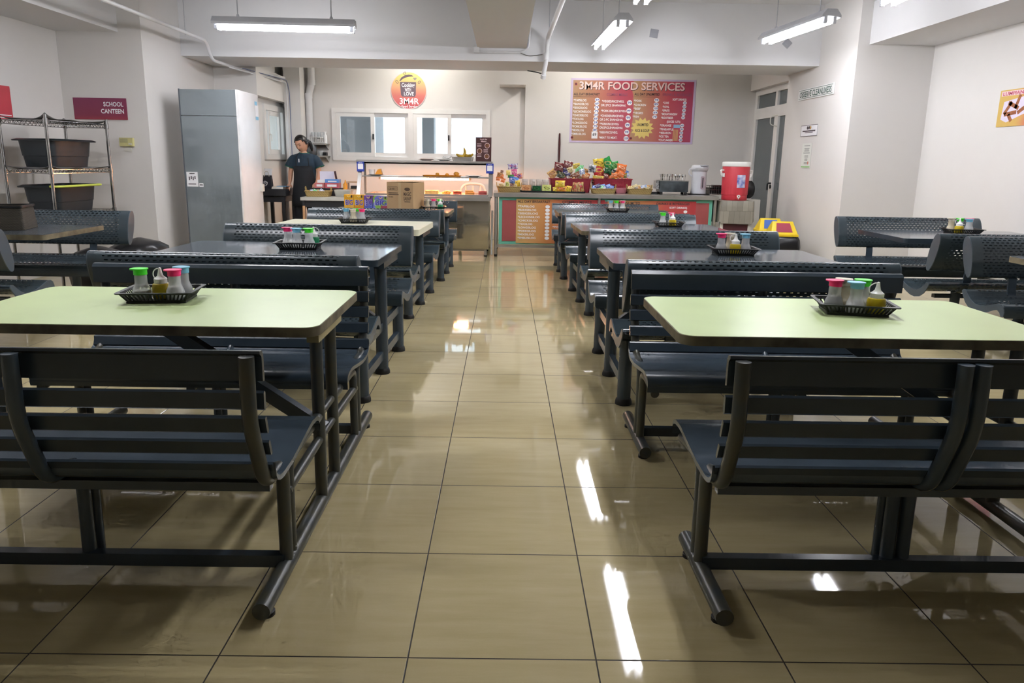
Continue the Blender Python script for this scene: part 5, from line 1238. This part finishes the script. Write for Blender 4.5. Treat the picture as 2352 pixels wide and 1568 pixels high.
rect(MB(), -.05, .05, -.085, .085, 0).build('sheet', m_wht, b, 0)
P = MB(); rect(P, -.065, .02, .07, .115, -.001); rect(P, -.05, .05, -.105, -.065, -.001); P.build('blue_tape', mat('blue_tape', (130,196,230), .4), b, 0)

# ------------------------------------------------------------------ wire rack with tubs
RA = atan2(.86, .07); RL, RW = .865, .45
t = thing('wire_rack', 'chrome wire rack with black tubs in the left corner', 'rack', (-4.375, 6.99, 0), RA)
for sx in (-1, 1):
    for sy in (-1, 1):
        P = MB().tube([(sx*RL/2, sy*RW/2, 0), (sx*RL/2, sy*RW/2, 1.64)], .0145, 12)
        for z in (.18, .715, 1.13, 1.575): P.tube([(sx*RL/2, sy*RW/2, z-.03), (sx*RL/2, sy*RW/2, z+.03)], .021, 12)
        P.build('post', m_chrome, t)
for z in (.18, .715, 1.13, 1.575):
    S = MB()
    for a, b_ in (((-RL/2,-RW/2),(RL/2,-RW/2)),((-RL/2,RW/2),(RL/2,RW/2)),((-RL/2,-RW/2),(-RL/2,RW/2)),((RL/2,-RW/2),(RL/2,RW/2))):
        A = Vector((*a, z)); B_ = Vector((*b_, z)); n = 2*round((B_-A).length/.05)
        S.tube([A+Vector((0,0,.015)), B_+Vector((0,0,.015))], .004, 6).tube([A-Vector((0,0,.02)), B_-Vector((0,0,.02))], .004, 6)
        S.tube([A.lerp(B_, k/n)+Vector((0,0,.015 if k%2 else -.02)) for k in range(n+1)], .0028, 5)
    for k in range(15): x = -RL/2+RL*k/14; S.tube([(x, -RW/2, z+.015), (x, RW/2, z+.015)], .002, 5)
    S.build('shelf', m_chrome, t)
m_cloth = mat('grey_drape', (120,118,116), .7, 0, 0, 5, c2=(70,72,76))
def drape(label, z, amp):
    n, m = 16, 10; V = []; Fc = []
    for j in range(m+1):
        for i in range(n+1):
            u = -1+2*i/n; v = -1+2*j/m
            pk = (abs(u)**5)*(abs(v)**5)
            V.append((u*(RL/2+.012), v*(RW/2+.012), z + amp*pk + .006*sin(7*u+3*v)))
    for j in range(m):
        for i in range(n): a = j*(n+1)+i; Fc.append((a, a+1, a+n+2, a+n+1))
    o = MB().add(V, Fc).build('plastic_cover', m_cloth, ang=60, loc=(-4.375, 6.99, 0), rz=RA); md = o.modifiers.new('thick', 'SOLIDIFY'); md.thickness = .004; md.offset = 1
    return tag(o, label, 'cover')
drape('grey plastic cover hooked over the posts on the rack top', 1.60, .05)
drape('dark plastic cover curling up on the middle rack shelf', 1.155, .03)
m_tub = mat('dark_tub_plastic', (38,46,52), .4, 0, .1); m_lime = mat('lime_rim', (206,220,90), .4)
def tub(label, z, lime):
    b = thing('plastic_tub', label, 'tub', (-4.385, 6.97, z), RA)
    R = lambda q, zz, i=0: [(a, c_, zz) for a, c_ in rrect(-.27-q+i, .27+q-i, -.15-q+i, .15+q-i, .07, 5)]
    MB().loft([R(0,0), R(.012,.10), R(.016,.102), R(.03,.25), R(.03,.25,.008), R(.006,.01,.01), R(0,.008,.02)]).build('body', m_tub, b, 50)
    MB().loft([R(.03,.245), R(.065,.240), R(.068,.25), R(.04,.262), R(.028,.258)], caps=False).build('rim', m_tub, b, 50)
    if lime:
        p = R(.07,.252); MB().tube([Vector(q) for q in p[12:24]], .011, 8).build('lime_handle', m_lime, b)
tub('dark tub on the middle shelf of the wire rack', 1.166, False)
tub('dark tub with lime handle on the lower shelf of the wire rack', .735, True)
def bin_bag(label, x, y, r, h, seed):
    R_ = random.Random(seed); rings = []
    for j in range(11):
        v = j/10; ring = []
        rr = r*(1.0+.12*sin(v*3))*(1 if v < .85 else 1-.9*(v-.85)/.15)
        for k in range(30):
            a = 2*pi*k/30; q = 1+.035*sin(11*a+5*v+seed)+.03*sin(17*a-9*v)+R_.uniform(-.012,.012)
            ring.append((rr*q*cos(a), rr*q*sin(a), h*v))
        rings.append(ring)
    o = MB().loft(rings).build('rubbish_bag', mat('black_bin_film', (30,30,33), .28, 0, .15) if 'black_bin_film' not in bpy.data.materials else bpy.data.materials['black_bin_film'], ang=60, loc=(x, y, .001)); return tag(o, label, 'rubbish bag')
bin_bag('full black rubbish bag on the floor right of the wire rack', -3.70, 7.05, .25, .47, 3)
bin_bag('rounder black rubbish bag behind the left wall bench', -3.76, 6.42, .22, .46, 8)
# woven box on the left wall table
b = thing('woven_box', 'dark woven open box on the left wall table', 'box', (-3.66, 5.07, .7525), .28)
m_wov = mat_weave('dark_weave', (66,60,48), (30,27,22), 40)
R = lambda q, zz, i=0: [(a, c_, zz) for a, c_ in rrect(-.20-q+i, .20+q-i, -.14-q+i, .14+q-i, .015, 3)]
MB().loft([R(.0,0), R(-.012,.165), R(-.012,.165,.012), R(0,.01,.012)]).build('body', m_wov, b, 40)
MB().loft([R(-.010,.158), R(-.004,.158), R(-.004,.172), R(-.022,.172), R(-.022,.158)], caps=False).build('rim', m_black, b, 40)
# pull-top dustbins by the right column
def dustbin(label, x, y, c):
    t = thing('dustbin', label, 'bin', (x, y, 0), -.12)
    MB().loft([[(a, b_, z) for a, b_ in rrect(-w_, w_, -d_, d_, .04)] for z, w_, d_ in ((.0,.12,.11),(.05,.125,.115),(.42,.15,.14))]).build('body', m_black, t)
    rr = random.Random(int(x*100)); rings = []
    for j, (z, q) in enumerate(((.10,.16),(.20,.185),(.30,.20),(.40,.19),(.445,.165))):
        pts = rrect(-q, q, -q*.9, q*.9, .06, 6); rings.append([(a*(1+rr.uniform(-.05,.05)), b_*(1+rr.uniform(-.05,.05)), z+rr.uniform(-.012,.012)) for a, b_ in pts])
    MB().loft(rings, caps=False).build('bin_liner', bpy.data.materials['black_bin_film'], t, 50)
    m_y = bpy.data.materials.get('yellow_bin_lid') or mat('yellow_bin_lid', (236,204,40), .4, 0, .04)
    MB().loft([[(a, b_, z) for a, b_ in rrect(-w_, w_, d0, d1, .01, 2)] for z, w_, d0, d1 in ((.445,.165,-.155,.155),(.47,.165,-.155,.155),(.475,.155,-.145,.145),(.615,.12,-.02,.02))]).build('lid', m_y, t, 20)
    F = MB(); F.add([(-.095,-.131,.495),(.095,-.131,.495),(.078,-.042,.598),(-.078,-.042,.598)], [(0,1,2,3)]); F.add([(-.095,-.128,.495),(.095,-.128,.495),(.078,-.039,.598),(-.078,-.039,.598)], [(3,2,1,0)])
    F.build('swing_flap', mat('flap_' + label[:4], c, .4), t)
dustbin('blue-flapped yellow-lidded dustbin standing behind the red-flapped one', 3.42, 8.98, (70,110,190))
dustbin('red-flapped yellow-lidded dustbin in a black liner by the right column', 3.40, 8.52, (170,60,80))

# ------------------------------------------------------------------ pipes, conduits, tape
m_pipe = mat('painted_conduit', (214,214,216), .45, 0, .04)
t = thing('conduit', 'white conduit pipe running along the upper left under the beam', 'pipe', (0, 0, 0))
MB().tube(bend([(-3.6, 4.0, 2.64), (-3.6, 8.80, 2.64), (-3.6, 8.93, 2.44), (-3.57, 9.6, 2.43), (-3.36, 11.0, 2.46)], .1), .020, 10).build('pipe', m_pipe, t)
MB().tube(bend([(-3.52, 9.3, 2.40), (-3.35, 11.05, 2.40), (-3.36, 11.11, 2.25), (-3.37, 11.12, 1.2)], .06), .012, 8).build('thin_pipe', m_pipe, t)
MB().tube(bend([(-3.47, 9.6, 2.425), (-3.33, 11.03, 2.43), (-3.325, 11.12, 2.25), (-3.33, 11.125, 1.1)], .06), .006, 6).build('cable', mat('grey_blue_cable', (110,120,150), .5), t)
for y in (8.25, 6.6): MB().tube([(-3.6, y, 3.2), (-3.6, y, 2.665)], .006, 6).tube(bend([(-3.6, y-.03, 2.66), (-3.6, y, 2.60), (-3.6, y+.03, 2.66), (-3.6, y, 2.70)], .03), .004, 6).build('hanger', m_fix, t)
t = thing('drain_pipe', 'white elbowed drain pipe in the corner beside the pilaster', 'pipe', (0, 0, 0))
MB().tube(bend([(-3.06, 11.42, 2.75), (-3.06, 11.42, 2.42), (-3.115, 11.42, 2.26), (-3.115, 11.42, .3)], .08), .055, 14).build('pipe', m_pipe, t)
for z in (2.44, 2.24): MB().tube([(-3.06 if z > 2.3 else -3.115, 11.42, z-.04), (-3.06 if z > 2.3 else -3.115, 11.42, z+.04)], .06, 14).build('coupling', m_pipe, t)
t = thing('conduit', 'thick white conduit dropping below the beam right of the middle soffit', 'pipe', (0, 0, 0))
MB().tube(bend([(.62, 6.0, 3.02), (.50, 8.90, 2.76), (.485, 8.93, 2.5), (.455, 9.03, 2.30)], .08), .028, 12).tube([(.487, 8.93, 2.58), (.483, 8.93, 2.50)], .034, 12).tube([(.462,9.0,2.34),(.456,9.03,2.30)], .034, 12).build('pipe', m_pipe, t)
MB().tube([(.50, 8.7, 3.2), (.50, 8.7, 2.80)], .005, 6).build('hanger', m_fix, t)
MB().tube(smooth([(.47,9.02,2.34),(.38,9.05,2.37),(.26,9.06,2.39)], 4), .007, 6).build('loose_wire', m_black, t)
t = thing('conduit', 'thin white conduit with box along the front of the cross beam', 'pipe', (0, 0, 0))
C = MB()
for z in (2.60, 2.585): C.tube([(-.36, 8.985, z), (.17, 8.985, z)], .010, 8)
C.tube(bend([(.17, 8.985, 2.595), (.27, 8.98, 2.64), (.29, 8.98, 3.18)], .06), .012, 8).build('pipe', m_pipe, t)
MB().tube(smooth([(.17,8.985,2.585),(.27,8.98,2.555),(.36,8.97,2.56),(.44,8.96,2.572)], 5), .005, 6).build('cable', mat('grey_cable', (120,118,116), .5), t)
MB().cbox((-.37, 8.97, 2.62), (.07, .05, .09)).build('junction_box', m_pipe, t)
for x, z, s, a, lab in ((1.80, 2.84, .10, .15, 'grey square tape patch on the cross beam beside the aisle lamp'), (3.44, 2.75, .09, .7, 'grey square tape patch on the cross beam behind the right lamp')):
    o = MB().box(-s/2, s/2, -.003, 0, -s/2, s/2).box(-s*.45, s*.35, -.006, -.003, -s*.3, s*.5).build('tape_patch', mat('grey_tape', (166,168,176), .5), loc=(x, 8.997, z)); o.rotation_euler = (0, a, 0); tag(o, lab, 'tape')
# ------------------------------------------------------------------ the woman at the serving corner
def join_remesh(name, obs, vox, m, parent):
    bm = bmesh.new(); dg = bpy.context.evaluated_depsgraph_get()
    for o in obs:
        me = bpy.data.meshes.new_from_object(o.evaluated_get(dg)); me.transform(o.matrix_world); bm.from_mesh(me); bpy.data.meshes.remove(me)
    me = bpy.data.meshes.new(name); bm.to_mesh(me); bm.free()
    for o in obs: bpy.data.objects.remove(o)
    t = bpy.data.objects.new(name, me); COL.objects.link(t); md = t.modifiers.new('r', 'REMESH'); md.mode = 'VOXEL'; md.voxel_size = vox; md.use_smooth_shade = True
    sm = t.modifiers.new('s', 'SMOOTH'); sm.iterations = 3; sm.factor = .5
    bpy.context.view_layer.update(); dg = bpy.context.evaluated_depsgraph_get()
    me2 = bpy.data.meshes.new_from_object(t.evaluated_get(dg)); bpy.data.objects.remove(t)
    me2.materials.clear(); me2.materials.append(m)
    for p in me2.polygons: p.use_smooth = True
    o = bpy.data.objects.new(name, me2); COL.objects.link(o); o.parent = parent; return o
def person():
    P = thing('person', 'woman in dark polo and black apron looking down, hand on the side table', 'person', (-2.885, 10.22, 0))
    m_skin = mat('warm_skin', (202,152,124), .5, 0, .05, 12); m_hair = mat('black_hair', (28,25,27), .4, 0, .2, 60)
    m_shirt = mat('navy_polo', (36,58,76), .75, 0, .12, 20); m_apron = mat('black_apron', (30,33,40), .75, 0, .12, 14); m_trim = mat('green_trim', (30,110,86), .6)
    V = []; E = []; Rr = []
    def node(p, r, par=None):
        V.append(p); Rr.append(r)
        if par is not None: E.append((par, len(V)-1))
        return len(V)-1
    pel = node((0,0,.88), (.13,.09)); ch = node((0,0,1.08), (.12,.085), pel); uc = node((0,0,1.25), (.10,.075), ch); nb = node((0,.005,1.325), (.058,.05), uc); nk = node((-.012,-.012,1.40), (.045,.045), nb)
    def hand(w, d, side):
        """palm from wrist node along d, five fingers curling down"""
        p0 = Vector(V[w]); d = Vector(d).normalized(); sd = Vector((side, 0, 0)); sd = (sd - d*sd.dot(d)).normalized(); dn_ = d.cross(sd)*side
        if dn_.z > 0: dn_ = -dn_
        pm = node(tuple(p0+d*.045), (.027,.017), w)
        for k, (o, L) in enumerate(((-.027,.060),(-.009,.068),(.009,.064),(.026,.052))):
            a = node(tuple(p0+d*.08+sd*o), (.0095,.0095), pm); b = node(tuple(p0+d*(.08+L*.45)+sd*o*1.05+dn_*.012), (.0085,.0085), a); node(tuple(p0+d*(.08+L*.6)+sd*o*1.0+dn_*(.012+L*.45)), (.0075,.0075), b)
        a = node(tuple(p0+d*.03-sd*.034+dn_*.006), (.011,.011), pm); node(tuple(p0+d*.065-sd*.046+dn_*.022), (.009,.009), a)
    s = node((-.14,0,1.285), (.055,.055), uc); u = node((-.19,.0,1.17), (.044,.044), s); e = node((-.208,.0,1.055), (.038,.038), u); f_ = node((-.213,-.012,.985), (.034,.034), e); w = node((-.218,-.02,.925), (.024,.022), f_); hand(w, (-.12,-.45,-.5), -1)
    s = node((.14,0,1.285), (.055,.055), uc); u = node((.192,.0,1.17), (.044,.044), s); e = node((.205,-.01,1.06), (.038,.038), u); f_ = node((.20,-.05,.995), (.033,.033), e); w = node((.19,-.10,.94), (.024,.022), f_); hand(w, (-.1,-.7,-.45), 1)
    for sx in (-1, 1):
        h = node((sx*.085,0,.78), (.088,.088), pel); k = node((sx*.09,-.01,.44), (.058,.058), h); c = node((sx*.09,.015,.28), (.05,.05), k); a = node((sx*.09,.025,.085), (.034,.034), c); node((sx*.10,-.11,.032), (.032,.028), a)
    me = bpy.data.meshes.new('b'); me.from_pydata(V, E, []); o = bpy.data.objects.new('b', me); COL.objects.link(o)
    md = o.modifiers.new('k', 'SKIN'); md.use_smooth_shade = True
    for i, d in enumerate(me.skin_vertices[0].data): d.radius = Rr[i]; d.use_root = (i == 0)
    sb = o.modifiers.new('s', 'SUBSURF'); sb.levels = 1; sb.render_levels = 1
    # head
    HM = Matrix.Translation((-.024, -.022, 1.472)) @ Matrix.Rotation(radians(-22), 4, 'Z') @ Matrix.Rotation(radians(24), 4, 'X') @ Matrix.Rotation(radians(-8), 4, 'Y') @ Matrix.Scale(1.08, 4)
    vs = []; fs = []; nu, nv = 32, 24
    def headp(a, b):
        x = sin(b)*sin(a); y = -sin(b)*cos(a); z = cos(b)
        fr = max(0, -y)
        X, Y, Z = .072*x, .090*y, .113*z
        if z < 0: X *= 1-.34*(-z)**1.5; Y *= (1-.16*(-z)**2)
        if z < -.2 and y > 0: Y *= 1-.35*min(1, (-z-.2)); 
        if fr > .75: Y *= .97
        # nose, brow, lips, eye sockets, chin
        g = lambda cx, cz, sx, sz: math.exp(-((X-cx)/sx)**2-((Z-cz)/sz)**2)*(fr > .2)
        Y -= .020*g(0,-.022,.010,.014) + .010*g(0,.002,.007,.022) + .004*g(0,.034,.04,.008) + .006*g(0,-.056,.017,.007) + .006*g(0,-.092,.02,.014) + .004*g(-.036,-.02,.018,.02) + .004*g(.036,-.02,.018,.02)
        Y += .007*g(-.027,.016,.013,.009) + .007*g(.027,.016,.013,.009) + .003*g(0,-.049,.02,.003)
        return (X, Y, Z)
    M_ = MB(); rings = [[headp(2*pi*i/nu, pi*(j+.5)/nv) for i in range(nu)] for j in range(nv)]
    M_.loft(rings)
    for sx in (-1, 1): M_.lathe([(0,-.028),(.012,-.02),(.016,0),(.014,.018),(0,.028)], 10, (sx*.073, .008, -.005), sx=.45)
    hd = M_.build('h', m_skin, None, 60, merge=True); hd.matrix_world = HM
    bpy.context.view_layer.update()
    body = join_remesh('body', [o, hd], .0062, m_skin, P)
    # face features
    L = lambda p: HM @ Vector(p)
    for sx in (-1, 1):
        MB().tube([L((sx*.027+q*.014, -.0835+.006*abs(q)**2+.0035*abs(sx*.027+q*.014)/.04, .0125-.003*(1-q*q))) for q in (-1,-.5,0,.5,1)], .0028, 6, ell=.8).build('eyelashes', m_hair, P)
        MB().tube([L((sx*.028+q*.017, -.0865+.010*abs(sx*.028+q*.017)/.045, .033+.004*(1-q*q))) for q in (-1,-.5,0,.5,1)], .0026, 6).build('eyebrow', m_hair, P)
    MB().tube([L((q*.021, -.092+.010*q*q, -.056+.001*q*q)) for q in (-1,-.6,-.2,.2,.6,1)], [.002,.0042,.0052,.0052,.0042,.002], 8).build('lips', mat('lip_tone', (168,92,88), .45), P)
    # hair: cap plus tied tail
    H = MB(); rings = []
    for j in range(15):
        b = pi*.66*j/14 + .02; ring = []
        for i in range(36):
            a = 2*pi*i/36; p = Vector(headp(a, b)); fr = -cos(a)*-1
            k = 1.15; q = Vector((p.x*k, p.y*1.12+.004, p.z*1.09))
            ring.append((a, b, q))
        rings.append(ring)
    vs = []; fs = []; idx = {}
    for j, ring in enumerate(rings):
        for i, (a, b, q) in enumerate(ring): idx[(j,i)] = len(vs); vs.append(HM @ q)
    for j in range(14):
        for i in range(36):
            a = 2*pi*(i+.5)/36; b = pi*.66*(j+.5)/14
            front = cos(a)
            lim = .86 + .62*max(0, 1-(front+1)/1.55) if front > -.5 else 2.3
            if front > .45: lim = .92
            elif front > .15: lim = 1.12
            elif front > -.15: lim = 1.62
            elif front > -.4: lim = 2.0
            if b < lim: fs.append((idx[(j,i)], idx[(j,(i+1)%36)], idx[(j+1,(i+1)%36)], idx[(j+1,i)]))
    h = H.add(vs, fs).build('hair', m_hair, P, 80); sm = h.modifiers.new('t', 'SOLIDIFY'); sm.thickness = .008; sm.offset = 0
    MB().tube(smooth([L((.03,.085,.01)), L((.045,.105,-.03)), L((.05,.10,-.085)), L((.045,.085,-.14))], 5), [.02]+[.030]*8+[.026]*4+[.018]*2+[.008], 12).build('ponytail', m_hair, P, 80)
    # clothes
    def ell(rx, ry, z, cy=0, n=28, a0=0, a1=2*pi, x=0): return [(x+rx*cos(a0+(a1-a0)*k/n), cy+ry*sin(a0+(a1-a0)*k/n), z) for k in range(n)]
    S = MB().loft([ell(.168,.118,.80), ell(.158,.112,.90), ell(.152,.108,1.0), ell(.160,.112,1.10), ell(.172,.112,1.20), ell(.178,.104,1.27), ell(.155,.09,1.315), ell(.105,.075,1.342), ell(.070,.062,1.352)])
    for sx in (-1, 1): S.tube(smooth([(sx*.10,0,1.285),(sx*.155,0,1.265),(sx*.195,0,1.215),(sx*.218,0,1.155)], 5), [.055]*4+[.062]*8+[.064]*4, 16)
    so = S.build('s', m_shirt); bpy.context.view_layer.update(); join_remesh('shirt', [so], .009, m_shirt, P)
    T = MB()
    for sx in (-1, 1):
        c = Vector((sx*.218, 0, 1.157)); d = Vector((sx*.023, 0, -.06)).normalized(); n1 = Vector((0,1,0)); n2 = d.cross(n1)
        T.tube([c + n1*.066*cos(2*pi*k/18) + n2*.066*sin(2*pi*k/18) for k in range(19)], .006, 6)
    T.tube([(.067*cos(2*pi*k/20), .06*sin(2*pi*k/20)-.002, 1.352+.008*sin(2*pi*k/20)) for k in range(21)], .009, 8)
    T.build('green_trim', m_trim, P)
    MB().box(-.012,.012,-.112,-.104,1.20,1.33).build('button_placket', m_shirt, P)
    A = MB(); n = 20
    rings = []
    for z, rx, ry, sp in ((.60,.205,.15,2.6),(.70,.20,.145,2.5),(.80,.188,.135,2.4),(.90,.172,.126,2.3),(1.0,.162,.120,2.1),(1.10,.168,.122,1.7),(1.17,.176,.122,1.4)):
        rings.append([(rx*sin(-sp/2*1.15+sp*1.15*k/n), -ry*cos(-sp/2*1.15+sp*1.15*k/n), z) for k in range(n+1)])
    A.loft(rings, caps=False, closed=False); ap = A.build('apron', m_apron, P, 70); sm = ap.modifiers.new('t', 'SOLIDIFY'); sm.thickness = .005
    MB().tube(smooth([(-.09,-.105,1.17),(-.085,-.10,1.28),(-.07,-.05,1.345),(-.02,.06,1.355),(.05,.04,1.35),(.08,-.09,1.28),(.09,-.105,1.17)], 6), .006, 6, ell=.5).build('neck_strap', m_apron, P)
    MB().cbox((-.045,-.118,1.245), (.012,.006,.05)).build('pen', m_wht, P)
    for sx in (-1, 1):
        MB().loft([ell(.098,.105,.86,x=sx*.075), ell(.098,.105,.76,x=sx*.085), ell(.08,.085,.55,x=sx*.09), ell(.072,.078,.40,x=sx*.09), ell(.066,.072,.12,x=sx*.09), ell(.064,.072,.10,x=sx*.09)]).build('trouser_leg', m_apron, P, 60)
        MB().loft([[(sx*.095+a, b, z) for a, b in rrect(-.048*q, .048*q, -.17*q-.01, .075*q, .045, 4)] for z, q in ((0,1),(.03,1),(.06,.9),(.09,.7))]).build('shoe', m_black, P, 60)
person()
# ------------------------------------------------------------------ daylight and render look
w = bpy.data.worlds.new('sky'); SC.world = w; w.use_nodes = True
bg = w.node_tree.nodes['Background']; bg.inputs[0].default_value = (.95, .975, 1, 1); bg.inputs[1].default_value = 1.3
vs = SC.view_settings; vs.view_transform = 'Standard'; vs.look = 'None'; vs.exposure = 2.0; vs.gamma = 1; vs.use_curve_mapping = False
cy = SC.cycles
cy.use_denoising = True; cy.max_bounces = 6; cy.diffuse_bounces = 3; cy.glossy_bounces = 3; cy.transmission_bounces = 3; cy.transparent_max_bounces = 16
cy.use_adaptive_sampling = True; cy.adaptive_threshold = .05; cy.adaptive_min_samples = 12
cy.sample_clamp_indirect = 6; cy.caustics_reflective = False; cy.caustics_refractive = False
